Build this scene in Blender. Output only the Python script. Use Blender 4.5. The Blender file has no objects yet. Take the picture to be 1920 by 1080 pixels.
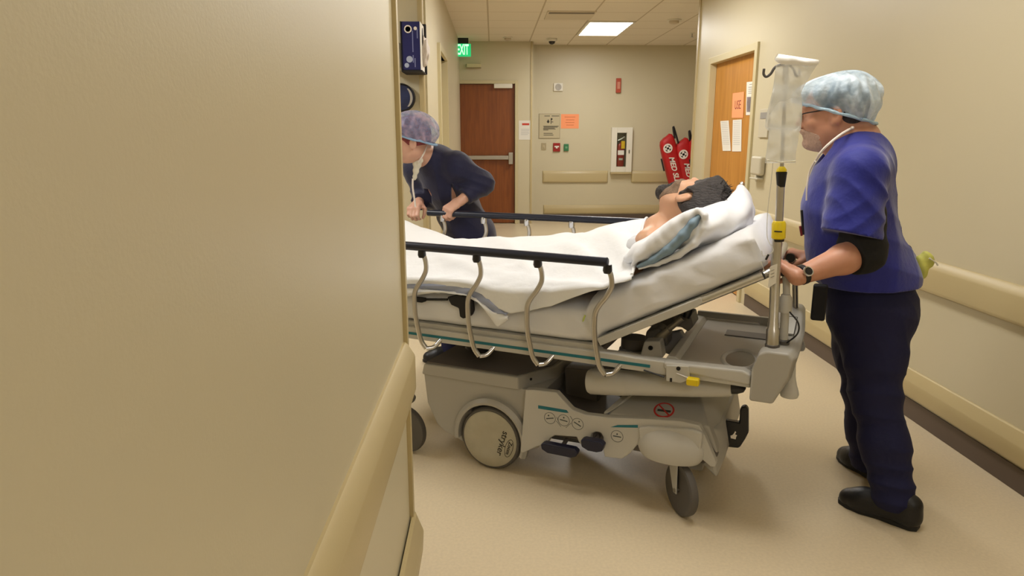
import bpy, bmesh, math, random
import numpy as np
from mathutils import Vector, Matrix, Quaternion, noise
random.seed(7)
SC = bpy.context.scene
COL = SC.collection

# ------------------------------------------------------------------ camera, world, exposure
CAMH = 1.4; FPX = 1290.0; PITCH = math.radians(12.67); YAW = math.radians(1.55)
cam_d = bpy.data.cameras.new('camera'); cam_d.sensor_width = 36; cam_d.lens = 36*FPX/1920
cam_d.clip_start = .05
cam = bpy.data.objects.new('camera', cam_d); COL.objects.link(cam)
cam.location = (0, 0, CAMH); cam.rotation_euler = (math.pi/2-PITCH, 0, -YAW)
SC.camera = cam
SC.view_settings.view_transform = 'Standard'; SC.view_settings.look = 'None'
SC.view_settings.gamma = 1; SC.view_settings.use_curve_mapping = False
SC.view_settings.exposure = 0.0
wd = bpy.data.worlds.new('world'); SC.world = wd; wd.use_nodes = True
wd.node_tree.nodes['Background'].inputs[0].default_value = (1, .93, .8, 1)
wd.node_tree.nodes['Background'].inputs[1].default_value = 0.0
CEIL = 2.75
XR = 2.09          # right corridor wall
XL = -0.25         # near left wall face
# ceiling troffers: (x centre, y centre, power)
TROFFERS = [(1.475, 9.56, 30), (.865, 5.9, 34), (.865, 2.25, 15), (.865, -1.4, 13), (-2.2, 3.6, 42)]
LCOL = (.955, .975, 1)
for tx, ty, pw in TROFFERS:
    ld = bpy.data.lights.new('troffer_light', 'AREA'); ld.shape = 'RECTANGLE'; ld.size = .54; ld.size_y = 1.16
    ld.energy = pw; ld.color = LCOL
    lo = bpy.data.objects.new('troffer_light', ld); COL.objects.link(lo); lo.location = (tx, ty, CEIL-.03)

# ------------------------------------------------------------------ geometry helpers
def ray(px, py):
    x = (px-960)/FPX; y = (540-py)/FPX
    sy, cy, sp, cp = math.sin(YAW), math.cos(YAW), math.sin(PITCH), math.cos(PITCH)
    return Vector((sy*cp+x*cy+y*sy*sp, cy*cp-x*sy+y*cy*sp, -sp+y*cp))
EYE = Vector((0, 0, CAMH))
def at_y(px, py, Y):
    d = ray(px, py); return EYE+d*(Y/d.y)
def at_x(px, py, X):
    d = ray(px, py); return EYE+d*(X/d.x)
def at_z(px, py, Z):
    d = ray(px, py); return EYE+d*((Z-CAMH)/d.z)
R1 = at_z(1140, 491, .96); R0 = at_z(764, 461.5, .96)
ANG = math.atan2(R1.y-R0.y, R1.x-R0.x)
UU = Vector((math.cos(ANG), math.sin(ANG), 0)); VV = Vector((-math.sin(ANG), math.cos(ANG), 0))
BO = Vector((R1.x, R1.y, 0))                       # stretcher frame origin on the floor
def wor(u, v, z): return BO+UU*u+VV*v+Vector((0, 0, z))
def loc(p):
    d = p-BO; return Vector((d.dot(UU), d.dot(VV), p.z))
def B(px, py, v):                                   # point on the vertical plane v of the stretcher -> (u, z)
    d = ray(px, py); o = BO+VV*v
    t = (o-EYE).dot(VV)/d.dot(VV); p = loc(EYE+d*t); return (p.x, p.z)

def lin(c):
    c = c/255
    return c/12.92 if c <= .04045 else ((c+.055)/1.055)**2.4
def rgb(r, g, b): return (lin(r), lin(g), lin(b), 1)
MATS = {}
def mat(name, col, rough=.5, metal=0, bump=0, bscale=50, var=0, vscale=3, emit=None, estr=1, alpha=1, trans=0, sheen=0, sub=0, stretch=None, coat=0):
    if name in MATS: return MATS[name]
    m = bpy.data.materials.new(name); m.use_nodes = True; nt = m.node_tree; b = nt.nodes['Principled BSDF']
    c = rgb(*col)
    b.inputs['Base Color'].default_value = c; b.inputs['Roughness'].default_value = rough
    b.inputs['Metallic'].default_value = metal; b.inputs['Alpha'].default_value = alpha
    b.inputs['Transmission Weight'].default_value = trans
    b.inputs['Sheen Weight'].default_value = sheen
    b.inputs['Coat Weight'].default_value = coat
    if sub: b.inputs['Subsurface Weight'].default_value = sub; b.inputs['Subsurface Scale'].default_value = .01
    if emit:
        b.inputs['Emission Color'].default_value = rgb(*emit); b.inputs['Emission Strength'].default_value = estr
    tc = nt.nodes.new('ShaderNodeTexCoord')
    src = tc.outputs['Object']
    if stretch:
        mp = nt.nodes.new('ShaderNodeMapping'); mp.inputs['Scale'].default_value = stretch
        nt.links.new(src, mp.inputs[0]); src = mp.outputs[0]
    n = nt.nodes.new('ShaderNodeTexNoise'); n.inputs['Scale'].default_value = vscale; n.inputs['Detail'].default_value = 5
    nt.links.new(src, n.inputs[0])
    if var:
        r = nt.nodes.new('ShaderNodeMapRange'); r.inputs[1].default_value = .3; r.inputs[2].default_value = .7
        r.inputs[3].default_value = 1-var; r.inputs[4].default_value = 1+var
        nt.links.new(n.outputs[0], r.inputs[0])
        mx = nt.nodes.new('ShaderNodeVectorMath'); mx.operation = 'SCALE'
        mx.inputs[0].default_value = c[:3]; nt.links.new(r.outputs[0], mx.inputs['Scale'])
        nt.links.new(mx.outputs[0], b.inputs['Base Color'])
    if bump:
        n2 = nt.nodes.new('ShaderNodeTexNoise'); n2.inputs['Scale'].default_value = bscale; n2.inputs['Detail'].default_value = 4
        nt.links.new(src, n2.inputs[0])
        bp = nt.nodes.new('ShaderNodeBump'); bp.inputs['Strength'].default_value = bump; bp.inputs['Distance'].default_value = .01
        nt.links.new(n2.outputs[0], bp.inputs['Height']); nt.links.new(bp.outputs[0], b.inputs['Normal'])
    MATS[name] = m; return m

def link(name, bm, m, parent=None, smooth=False, bevel=0, bseg=2, angle=30):
    me = bpy.data.meshes.new(name)
    bmesh.ops.recalc_face_normals(bm, faces=bm.faces[:])
    bm.to_mesh(me); bm.free(); me.materials.append(m)
    o = bpy.data.objects.new(name, me); COL.objects.link(o)
    if parent: o.parent = parent
    if bevel:
        bv = o.modifiers.new('bevel', 'BEVEL'); bv.width = bevel; bv.segments = bseg; bv.limit_method = 'ANGLE'; bv.angle_limit = math.radians(angle)
        bv.harden_normals = True
    if smooth or bevel:
        me.shade_smooth()
        if not bevel and smooth != 'all':
            me.set_sharp_from_angle(angle=math.radians(42))
    return o
def empty(name, loc_=(0, 0, 0), rz=0):
    o = bpy.data.objects.new(name, None); COL.objects.link(o); o.location = loc_; o.rotation_euler = (0, 0, rz); o.empty_display_size = .1
    return o
def tag(o, label=None, cat=None, group=None, kind=None):
    if label: o['label'] = label
    if cat: o['category'] = cat
    if group: o['group'] = group
    if kind: o['kind'] = kind
    return o
def struct(o): o['kind'] = 'structure'; return o
def add_box(bm, a, b, M=None):
    x0, y0, z0 = a; x1, y1, z1 = b
    vs = [bm.verts.new(p) for p in [(x0,y0,z0),(x1,y0,z0),(x1,y1,z0),(x0,y1,z0),(x0,y0,z1),(x1,y0,z1),(x1,y1,z1),(x0,y1,z1)]]
    if M is not None:
        for v in vs: v.co = M @ v.co
    for f in [(0,3,2,1),(4,5,6,7),(0,1,5,4),(1,2,6,5),(2,3,7,6),(3,0,4,7)]: bm.faces.new([vs[i] for i in f])
    return vs
def box(name, a, b, m, parent=None, bevel=0, M=None):
    bm = bmesh.new(); add_box(bm, a, b, M); return link(name, bm, m, parent, bevel=bevel)
def add_prism(bm, pts, f0, f1):                    # pts list of 2-D; f0/f1 map (a, b) -> 3-D
    n = len(pts); A = [bm.verts.new(f0(*p)) for p in pts]; Bv = [bm.verts.new(f1(*p)) for p in pts]
    fs = [bm.faces.new(A), bm.faces.new(Bv[::-1])]
    for i in range(n): bm.faces.new((A[i], A[(i+1) % n], Bv[(i+1) % n], Bv[i]))
    return fs
def prism_v(name, pts, v0, v1, m, parent, bevel=.004):  # outline in (u, z) extruded across the bed
    bm = bmesh.new(); add_prism(bm, pts, lambda a, b: (a, v0, b), lambda a, b: (a, v1, b))
    o = link(name, bm, m, parent, bevel=bevel); return o
def catmull(pts, n=8):
    pts = [Vector(p) for p in pts]
    if len(pts) < 3: return pts
    P = [pts[0]*2-pts[1]]+pts+[pts[-1]*2-pts[-2]]; out = []
    for i in range(1, len(P)-2):
        a, b, c, d = P[i-1:i+3]
        for k in range(n):
            t = k/n
            out.append(.5*((2*b)+(c-a)*t+(2*a-5*b+4*c-d)*t*t+(3*b-a-3*c+d)*t**3))
    out.append(pts[-1]); return out
def add_tube(bm, path, rad, seg=12, cap=True, closed=False):
    path = [Vector(p) for p in path]; n = len(path)
    rs = rad if isinstance(rad, (list, tuple)) else [rad]*n
    T = []
    for i in range(n):
        if closed: t = path[(i+1) % n]-path[i-1]
        else: t = path[min(i+1, n-1)]-path[max(i-1, 0)]
        T.append(t.normalized())
    nrm = T[0].orthogonal().normalized(); rings = []
    for i in range(n):
        if i: nrm = (nrm-T[i]*nrm.dot(T[i])).normalized()
        bi = T[i].cross(nrm)
        rings.append([bm.verts.new(path[i]+rs[i]*(nrm*math.cos(2*math.pi*k/seg)+bi*math.sin(2*math.pi*k/seg))) for k in range(seg)])
    for i in range(n if closed else n-1):
        a, b = rings[i], rings[(i+1) % n]
        for k in range(seg): bm.faces.new((a[k], a[(k+1) % seg], b[(k+1) % seg], b[k]))
    if cap and not closed: bm.faces.new(rings[0][::-1]); bm.faces.new(rings[-1])
def tube(name, path, rad, m, parent=None, seg=12, closed=False, smooth_n=0):
    if smooth_n:
        path = catmull(path, smooth_n)
    bm = bmesh.new(); add_tube(bm, path, rad, seg, closed=closed); return link(name, bm, m, parent, smooth=True)
def add_lathe(bm, prof, c, axis, seg=32, cap=True):    # prof: [(r, h)] around axis through c
    c = Vector(c); ax = Vector(axis).normalized(); e1 = ax.orthogonal().normalized(); e2 = ax.cross(e1); rings = []
    for r, h in prof:
        rings.append([bm.verts.new(c+ax*h+(e1*math.cos(2*math.pi*k/seg)+e2*math.sin(2*math.pi*k/seg))*max(r, 1e-4)) for k in range(seg)])
    for a, b in zip(rings, rings[1:]):
        for k in range(seg): bm.faces.new((a[k], a[(k+1) % seg], b[(k+1) % seg], b[k]))
    if cap: bm.faces.new(rings[0][::-1]); bm.faces.new(rings[-1])
def lathe(name, prof, c, axis, m, parent=None, seg=32):
    bm = bmesh.new(); add_lathe(bm, prof, c, axis, seg); return link(name, bm, m, parent, smooth=True)
def hull(name, pts, m, parent=None, bevel=0):
    bm = bmesh.new()
    for p in pts: bm.verts.new(p)
    r = bmesh.ops.convex_hull(bm, input=bm.verts[:])
    bmesh.ops.dissolve_limit(bm, angle_limit=.02, verts=bm.verts[:], edges=bm.edges[:])
    return link(name, bm, m, parent, bevel=bevel)
def basis(x, y, z, o): return Matrix((( x[0],y[0],z[0],o[0]),(x[1],y[1],z[1],o[1]),(x[2],y[2],z[2],o[2]),(0,0,0,1)))
def text(name, body, size, m, M, parent=None, ext=.0006, bold=0, align='CENTER', shear=0, sx=1):
    cu = bpy.data.curves.new(name, 'FONT'); cu.body = body; cu.size = size; cu.extrude = ext; cu.offset = bold; cu.shear = shear
    cu.align_x = align; cu.align_y = 'CENTER'
    t = bpy.data.objects.new('tmp', cu); COL.objects.link(t)
    dg = bpy.context.evaluated_depsgraph_get(); me = bpy.data.meshes.new_from_object(t.evaluated_get(dg))
    bpy.data.objects.remove(t); me.materials.clear(); me.materials.append(m); me.name = name
    o = bpy.data.objects.new(name, me); COL.objects.link(o)
    me.transform(M @ Matrix.Diagonal((sx, 1, 1, 1)))
    if parent: o.parent = parent
    return o
def lines(bm, M, rows, th=.004, d=.0008):            # printed rows: (x0, x1, y)
    for x0, x1, y in rows:
        add_box(bm, (x0, y-th/2, 0), (x1, y+th/2, d), M)

# ------------------------------------------------------------------ implicit surfaces -> one continuous mesh
class Sdf:
    def __init__(s, lo, hi, h):
        s.lo = np.array(lo, float); s.h = h
        n = (np.ceil((np.array(hi)-s.lo)/h)+1).astype(int); s.n = n
        s.F = np.full(n, .5, np.float32)
    def blk(s, lo, hi):
        a = np.clip(np.floor((np.array(lo)-s.lo)/s.h).astype(int), 0, s.n); b = np.clip(np.ceil((np.array(hi)-s.lo)/s.h).astype(int)+1, 0, s.n)
        if (b <= a).any(): return None
        ax = [(s.lo[i]+s.h*np.arange(a[i], b[i])).astype(np.float32) for i in range(3)]
        sl = tuple(slice(a[i], b[i]) for i in range(3))
        return sl, ax[0][:, None, None], ax[1][None, :, None], ax[2][None, None, :]
    def comb(s, sl, d, k, mode='+'):
        f = s.F[sl]
        if mode == '+':
            if k <= 0: s.F[sl] = np.minimum(f, d); return
            h = np.clip(.5+.5*(d-f)/k, 0, 1); s.F[sl] = d*(1-h)+f*h-k*h*(1-h)
        elif mode == '-':
            if k <= 0: s.F[sl] = np.maximum(f, -d); return
            h = np.clip(.5-.5*(f+d)/k, 0, 1); s.F[sl] = f*(1-h)+(-d)*h+k*h*(1-h)
    def rc(s, a, b, ra, rb, k=.02, flat=None, mode='+'):   # tapered limb; flat = (direction, factor)
        a = np.array(a, float); b = np.array(b, float); R = max(ra, rb)*(max(1, flat[1]) if flat else 1)+k+.02
        q = s.blk(np.minimum(a, b)-R, np.maximum(a, b)+R)
        if q is None: return
        sl, X, Y, Z = q; ba = b-a; L2 = max(ba@ba, 1e-9)
        px, py, pz = X-a[0], Y-a[1], Z-a[2]
        t = np.clip((px*ba[0]+py*ba[1]+pz*ba[2])/L2, 0, 1)
        px = px-t*ba[0]; py = py-t*ba[1]; pz = pz-t*ba[2]
        if flat:
            n = np.array(flat[0], float); n /= np.linalg.norm(n); dn = (px*n[0]+py*n[1]+pz*n[2])*(1/flat[1]-1)
            px = px+dn*n[0]; py = py+dn*n[1]; pz = pz+dn*n[2]
        d = np.sqrt(px*px+py*py+pz*pz)-(ra+(rb-ra)*t)
        s.comb(sl, d, k, mode)
    def chain(s, pts, k=.02, flat=None):
        for (a, ra), (b, rb) in zip(pts, pts[1:]): s.rc(a, b, ra, rb, k, flat)
    def ell(s, c, r, M=None, k=.02, mode='+'):              # M rows = axes
        c = np.array(c, float); r = np.array(r, float); M = np.eye(3) if M is None else np.array(M, float)
        ext = np.sqrt((M*M*(r*r)[:, None]).sum(0))+k+.02
        q = s.blk(c-ext, c+ext)
        if q is None: return
        sl, X, Y, Z = q; px, py, pz = X-c[0], Y-c[1], Z-c[2]; k0 = 0; k1 = 0
        for i in range(3):
            w = px*M[i][0]+py*M[i][1]+pz*M[i][2]
            k0 = k0+(w/r[i])**2; k1 = k1+(w/r[i]**2)**2
        k0 = np.sqrt(k0); d = k0*(k0-1)/np.sqrt(k1+1e-9)
        s.comb(sl, d, k, mode)
    def cut(s, p, n, lo=None, hi=None):                      # remove the side n points to
        lo = s.lo if lo is None else lo; hi = s.lo+s.h*s.n if hi is None else hi
        sl, X, Y, Z = s.blk(lo, hi); n = np.array(n, float); n /= np.linalg.norm(n); p = np.array(p)
        d = (X-p[0])*n[0]+(Y-p[1])*n[1]+(Z-p[2])*n[2]
        s.F[sl] = np.maximum(s.F[sl], d)
    def union(s, o, k=.01):
        if k <= 0: s.F = np.minimum(s.F, o.F); return
        h = np.clip(.5+.5*(o.F-s.F)/k, 0, 1); s.F = (o.F*(1-h)+s.F*h-k*h*(1-h)).astype(np.float32)
    def disp(s, fn, lo=None, hi=None):
        lo = s.lo if lo is None else lo; hi = s.lo+s.h*s.n if hi is None else hi
        sl, X, Y, Z = s.blk(lo, hi); s.F[sl] += fn(X, Y, Z).astype(np.float32)
    def mesh(s, name, m, parent=None, origin=None):
        F = s.F; F[0] = F[-1] = .1; F[:, 0] = F[:, -1] = .1; F[:, :, 0] = F[:, :, -1] = .1
        n = F.shape; S = F < 0; N1 = n[1]-1; N2 = n[2]-1
        accI = []; accP = []; quads = []
        for ax in range(3):
            sa = [slice(None)]*3; sb = [slice(None)]*3; sa[ax] = slice(0, -1); sb[ax] = slice(1, None)
            sa = tuple(sa); sb = tuple(sb)
            idx = np.argwhere(S[sa] != S[sb])
            if not len(idx): continue
            i2 = idx.copy(); i2[:, ax] += 1
            fa = F[tuple(idx.T)]; fb = F[tuple(i2.T)]; t = fa/(fa-fb)
            P = idx.astype(float); P[:, ax] += t
            o1, o2 = (ax+1) % 3, (ax+2) % 3; cells = []
            for d1, d2 in ((1, 1), (0, 1), (0, 0), (1, 0)):
                c = idx.copy(); c[:, o1] -= d1; c[:, o2] -= d2
                ci = (c[:, 0]*N1+c[:, 1])*N2+c[:, 2]; cells.append(ci); accI.append(ci); accP.append(P)
            q = np.stack(cells, 1); flip = fa > 0; q[flip] = q[flip][:, ::-1]; quads.append(q)
        I = np.concatenate(accI); Pp = np.concatenate(accP); quads = np.concatenate(quads)
        uq, inv = np.unique(I, return_inverse=True)
        cnt = np.bincount(inv); V = np.stack([np.bincount(inv, Pp[:, i])/cnt for i in range(3)], 1)
        V = s.lo+V*s.h
        if origin is not None: V = V-np.array(origin)
        Q = np.searchsorted(uq, quads)
        me = bpy.data.meshes.new(name); me.from_pydata(V.tolist(), [], Q.tolist()); me.validate(); me.shade_smooth()
        me.materials.append(m); o = bpy.data.objects.new(name, me); COL.objects.link(o)
        if parent: o.parent = parent
        return o

# ------------------------------------------------------------------ structure
def wall_mat():
    m = mat('painted wall', (202, 192, 163), .42, bump=.04, bscale=220, var=.012, vscale=2); return m
WALL = wall_mat()
TRIM = mat('painted frame', (200, 188, 150), .38, var=.02)
TAN = mat('vinyl bumper', (188, 171, 128), .42, var=.02, bump=.03, bscale=300)
COVE = mat('rubber cove base', (92, 78, 68), .5, var=.05)
def floor_mat():
    m = mat('sheet vinyl floor', (212, 196, 166), .33, bump=.015, bscale=60, var=.05, vscale=90)
    return m
FLOOR = floor_mat()
def ceil_mat():
    m = bpy.data.materials.new('acoustic ceiling'); m.use_nodes = True; nt = m.node_tree; b = nt.nodes['Principled BSDF']
    b.inputs['Roughness'].default_value = .9
    tc = nt.nodes.new('ShaderNodeTexCoord'); sp = nt.nodes.new('ShaderNodeSeparateXYZ'); nt.links.new(tc.outputs['Object'], sp.inputs[0])
    def grid(out, off, period, w):
        a = nt.nodes.new('ShaderNodeMath'); a.operation = 'ADD'; a.inputs[1].default_value = off; nt.links.new(out, a.inputs[0])
        d = nt.nodes.new('ShaderNodeMath'); d.operation = 'PINGPONG'; d.inputs[1].default_value = period/2; nt.links.new(a.outputs[0], d.inputs[0])
        l = nt.nodes.new('ShaderNodeMath'); l.operation = 'LESS_THAN'; l.inputs[1].default_value = w; nt.links.new(d.outputs[0], l.inputs[0]); return l
    gx = grid(sp.outputs[0], 100*.61-1.17, .61, .009); gy = grid(sp.outputs[1], 100*.61-8.95+.61*0, .61, .006)
    mx = nt.nodes.new('ShaderNodeMath'); mx.operation = 'MAXIMUM'; nt.links.new(gx.outputs[0], mx.inputs[0]); nt.links.new(gy.outputs[0], mx.inputs[1])
    n = nt.nodes.new('ShaderNodeTexNoise'); n.inputs['Scale'].default_value = 120; nt.links.new(tc.outputs['Object'], n.inputs[0])
    cr = nt.nodes.new('ShaderNodeValToRGB'); cr.color_ramp.elements[0].color = rgb(232, 222, 204); cr.color_ramp.elements[1].color = rgb(244, 236, 220)
    cr.color_ramp.elements[0].position = .35; nt.links.new(n.outputs[0], cr.inputs[0])
    mc = nt.nodes.new('ShaderNodeMix'); mc.data_type = 'RGBA'; nt.links.new(mx.outputs[0], mc.inputs[0]); nt.links.new(cr.outputs[0], mc.inputs[6])
    mc.inputs[7].default_value = rgb(196, 182, 156); nt.links.new(mc.outputs[2], b.inputs['Base Color']); return m
CEILM = ceil_mat()

# floor and ceiling
struct(box('floor', (-6, -3.2, -.1), (4.6, 11.6, 0), FLOOR))
struct(box('ceiling', (-6, -3.2, CEIL), (4.6, 11.6, CEIL+.1), CEILM))
# left foreground wall block with rounded corner guard
struct(box('wall_left', (-6, -3, 0), (XL-.012, 1.95, CEIL), WALL))
struct(box('wall_right', (XR, -3, 0), (XR+.18, 5.62, CEIL), WALL))
struct(box('wall_right', (XR, 6.87, 0), (XR+.18, 7.32, CEIL), WALL))
struct(box('wall_right', (XR, 5.62, 2.09), (XR+.18, 6.87, CEIL), WALL))
struct(box('wall_back', (-6, -3.2, 0), (4.6, -3, CEIL), WALL))
struct(box('wall_far', (.62, 11.3, 0), (4.6, 11.5, CEIL), WALL))
struct(box('wall_far_exit', (-2, 10.9, 2.14), (.62, 11.5, CEIL), WALL))
struct(box('wall_far_exit', (.36, 10.9, 0), (.62, 11.5, 2.14), WALL))
struct(box('wall_far_exit', (-2, 10.9, 0), (-.55, 11.5, 2.14), WALL))
struct(box('wall_alcove', (4.4, 7.14, 0), (4.6, 11.3, CEIL), WALL))
struct(box('wall_alcove_side', (XR+.18, 7.14, 0), (4.4, 7.32, CEIL), WALL))
struct(box('wall_side_room', (-6, 5.3, 0), (-.53, 5.5, CEIL), WALL))
struct(box('wall_left_far', (-.7, 5.5, 0), (-.5, 6.55, CEIL), WALL))
struct(box('wall_left_far', (-.7, 7.65, 0), (-.5, 10.9, CEIL), WALL))
struct(box('wall_left_far', (-.7, 6.55, 2.14), (-.5, 7.65, CEIL), WALL))
struct(box('wall_left_end', (-6, 1.95, 0), (-5.8, 5.3, CEIL), WALL))
# corner guards (vinyl) at the left wall end and at the side-room corner
def corner_guard(x, y, sx, sy, z0, z1, name, w=.05, t=.012):
    bm = bmesh.new(); pts = []
    R = .02
    # L profile, outer side rounded, opening towards (-sx, -sy)
    out = [(-w, 0)]+[(-R+R*math.sin(a), -R+R*math.cos(a)) for a in [i*math.pi/2/6 for i in range(7)]]+[(0, -w)]
    inn = [(-t, -w), (-t, -t), (-w, -t)]
    pts = out+inn
    f = lambda z: (lambda a, b: (x+sx*a, y+sy*b, z))
    add_prism(bm, pts, f(z0), f(z1))
    return struct(link(name, bm, TAN if name != 'x' else WALL, None, smooth=True))
corner_guard(XL, 1.962, 1, 1, 0, CEIL, 'trim_1')
corner_guard(-.5, 5.288, 1, -1, 0, CEIL, 'trim_2', .04)
corner_guard(XR-.012, 7.332, -1, 1, 0, CEIL, 'trim_3', .07)
corner_guard(.608, 10.89, 1, -1, 0, CEIL, 'trim_4', .03)

# wall protection rails: profile in (out, z)
def rail(name, p0, p1, out, prof, m, caps=.03):
    p0 = Vector(p0); p1 = Vector(p1); out = Vector(out); d = (p1-p0).normalized()
    bm = bmesh.new()
    n = len(prof); rings = []
    for k, (base, sc) in enumerate([(p0, .15), (p0+d*caps*.3, .7), (p0+d*caps, 1), (p1-d*caps, 1), (p1-d*caps*.3, .7), (p1, .15)]):
        rings.append([bm.verts.new(base+out*(o*sc)+Vector((0, 0, z))) for o, z in prof])
    for a, b in zip(rings, rings[1:]):
        for i in range(n): bm.faces.new((a[i], a[(i+1) % n], b[(i+1) % n], b[i]))
    bm.faces.new(rings[0]); bm.faces.new(rings[-1][::-1])
    o = link(name, bm, m, None, smooth=True); o.data.set_sharp_from_angle(angle=math.radians(24)); return struct(o)
HAND = [(0, .66), (.022, .66), (.029, .664), (.033, .672), (.034, .68), (.034, .772), (.032, .779), (.012, .808), (.006, .812), (0, .812)]
BUMP = [(0, .115), (.018, .115), (.026, .12), (.03, .13), (.034, .195), (.032, .204), (.012, .248), (.006, .252), (0, .252)]
rail('trim_5', (XR, -2.9, 0), (XR, 5.5, 0), (-1, 0, 0), HAND, TAN)
rail('trim_6', (XR, -2.9, 0), (XR, 5.5, 0), (-1, 0, 0), BUMP, TAN)
rail('trim_7', (XL-.012, -2.9, 0), (XL-.012, 1.93, 0), (1, 0, 0), [(o, z) for o, z in HAND], TAN)
rail('trim_8', (XL-.006, -2.9, 0), (XL-.006, 1.955, 0), (1, 0, 0), [(o, z) for o, z in BUMP], TAN)
rail('trim_9', (XL-.05, 1.962, 0), (-5.7, 1.962, 0), (0, 1, 0), BUMP, TAN)
HAND2 = [(o, z-.655+.6) for o, z in HAND]; HAND2 = [(o, .615+(z-.6)*1.22) for o, z in HAND2]
rail('trim_10', (.80, 11.3, 0), (1.87, 11.3, 0), (0, -1, 0), HAND2, TAN)
rail('trim_11', (2.25, 11.3, 0), (3.6, 11.3, 0), (0, -1, 0), HAND2, TAN)
rail('trim_12', (.82, 11.3, 0), (3.9, 11.3, 0), (0, -1, 0), BUMP, TAN)
# cove bases
def base(name, a, b): return struct(box(name, a, b, COVE, bevel=.004))
base('baseboard_right', (XR-.006, -3, 0), (XR, 5.52, .1))
base('baseboard_right', (XR-.006, 6.98, 0), (XR, 7.32, .1))
base('baseboard_left', (XL-.012, -3, 0), (XL-.004, 1.9, .1))
base('baseboard_left', (-5.8, 1.95, 0), (XL+.002, 1.968, .1))
base('baseboard_far', (.62, 11.292, 0), (4.4, 11.3, .1))
base('baseboard_side', (-5.8, 5.292, 0), (-.54, 5.3, .1))
base('baseboard_exit', (.42, 10.892, 0), (.6, 10.9, .1))

# ------------------------------------------------------------------ doors
def wood_mat(name, c1, c2, rough=.4):
    m = bpy.data.materials.new(name); m.use_nodes = True; nt = m.node_tree; b = nt.nodes['Principled BSDF']; b.inputs['Roughness'].default_value = rough
    tc = nt.nodes.new('ShaderNodeTexCoord'); mp = nt.nodes.new('ShaderNodeMapping'); mp.inputs['Scale'].default_value = (9, 9, .7)
    nt.links.new(tc.outputs['Object'], mp.inputs[0]); n = nt.nodes.new('ShaderNodeTexNoise'); n.inputs['Scale'].default_value = 3.5; n.inputs['Detail'].default_value = 8
    n.inputs['Distortion'].default_value = .6
    nt.links.new(mp.outputs[0], n.inputs[0]); cr = nt.nodes.new('ShaderNodeValToRGB'); cr.color_ramp.elements[0].position = .3; cr.color_ramp.elements[1].position = .7
    cr.color_ramp.elements[0].color = rgb(*c1); cr.color_ramp.elements[1].color = rgb(*c2); nt.links.new(n.outputs[0], cr.inputs[0]); nt.links.new(cr.outputs[0], b.inputs['Base Color']); return m
WOODR = wood_mat('red brown door veneer', (118, 60, 18), (138, 76, 26))
WOODO = wood_mat('oak door veneer', (176, 118, 44), (196, 138, 62))
STEEL = mat('brushed steel', (190, 186, 178), .3, 1)
WHITE = mat('white enamel', (225, 220, 205), .4)
def frame_y(name, x0, x1, ztop, y, w=.05, t=.06, parent=None):   # frame facing -Y
    bm = bmesh.new(); add_box(bm, (x0-w, y-.02, 0), (x0, y+t, ztop+w)); add_box(bm, (x1, y-.02, 0), (x1+w, y+t, ztop+w)); add_box(bm, (x0, y-.02, ztop), (x1, y+t, ztop+w))
    return link(name, bm, TRIM, parent, bevel=.004)
d1 = struct(empty('door_1', (-.08, 10.93, 0)))
def rel(o, root):                                   # keep world coordinates of a mesh built in world space under a root
    o.parent = root; o.matrix_parent_inverse = (Matrix.Translation(root.location) @ Matrix.Rotation(root.rotation_euler.z, 4, 'Z')).inverted(); return o
rel(box('door_leaf', (-.5, 10.93, .01), (.335, 10.975, 2.13), WOODR, bevel=.003), d1)
rel(frame_y('door_frame', -.505, .34, 2.135, 10.89, .05), d1)
pb = rel(box('panic_bar', (-.46, 10.86, 1.0), (.27, 10.9, 1.065), STEEL, bevel=.01), d1)
rel(box('bar_end', (.24, 10.85, .93), (.31, 10.93, 1.11), STEEL, bevel=.008), d1)
rel(box('bar_end', (-.49, 10.86, .98), (-.44, 10.93, 1.085), STEEL, bevel=.008), d1)
rel(box('door_closer', (.02, 10.86, 2.07), (.3, 10.93, 2.135), WHITE, bevel=.006), d1)
# oak door in the right wall
Y0, Y1, ZT = 5.66, 6.80, 2.045
d2 = struct(empty('door_2', (XR+.08, (Y0+Y1)/2, 0)))
rel(box('door_leaf', (XR+.045, Y0, .01), (XR+.09, Y1, ZT), WOODO, bevel=.003), d2)
bm = bmesh.new(); w = .055
for a, b in [((XR-.02, Y0-w, 0), (XR+.045, Y0+.004, ZT+w)), ((XR-.02, Y1-.004, 0), (XR+.045, Y1+w, ZT+w)), ((XR-.02, Y0, ZT-.004), (XR+.045, Y1, ZT+w))]: add_box(bm, a, b)
rel(link('door_frame', bm, TRIM, None, bevel=.004), d2)
rel(lathe('door_knob', [(.03, 0), (.03, .012), (.012, .014), (.012, .04), (.026, .05), (.03, .065), (.02, .08), (.0, .082)], (XR+.045, Y0+.07, .98), (-1, 0, 0), STEEL), d2)
# door frame with leaf on the far left corridor wall
d3 = struct(empty('door_3', (-.6, 7.1, 0)))
bm = bmesh.new()
for a, b in [((-.72, 6.55, 0), (-.47, 6.62, 2.2)), ((-.72, 7.58, 0), (-.47, 7.65, 2.2)), ((-.72, 6.62, 2.14), (-.47, 7.58, 2.2))]: add_box(bm, a, b)
rel(link('door_frame', bm, TRIM, None, bevel=.004), d3)
rel(box('door_leaf', (-.64, 6.62, .01), (-.6, 7.58, 2.14), TRIM, bevel=.003), d3)

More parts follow.
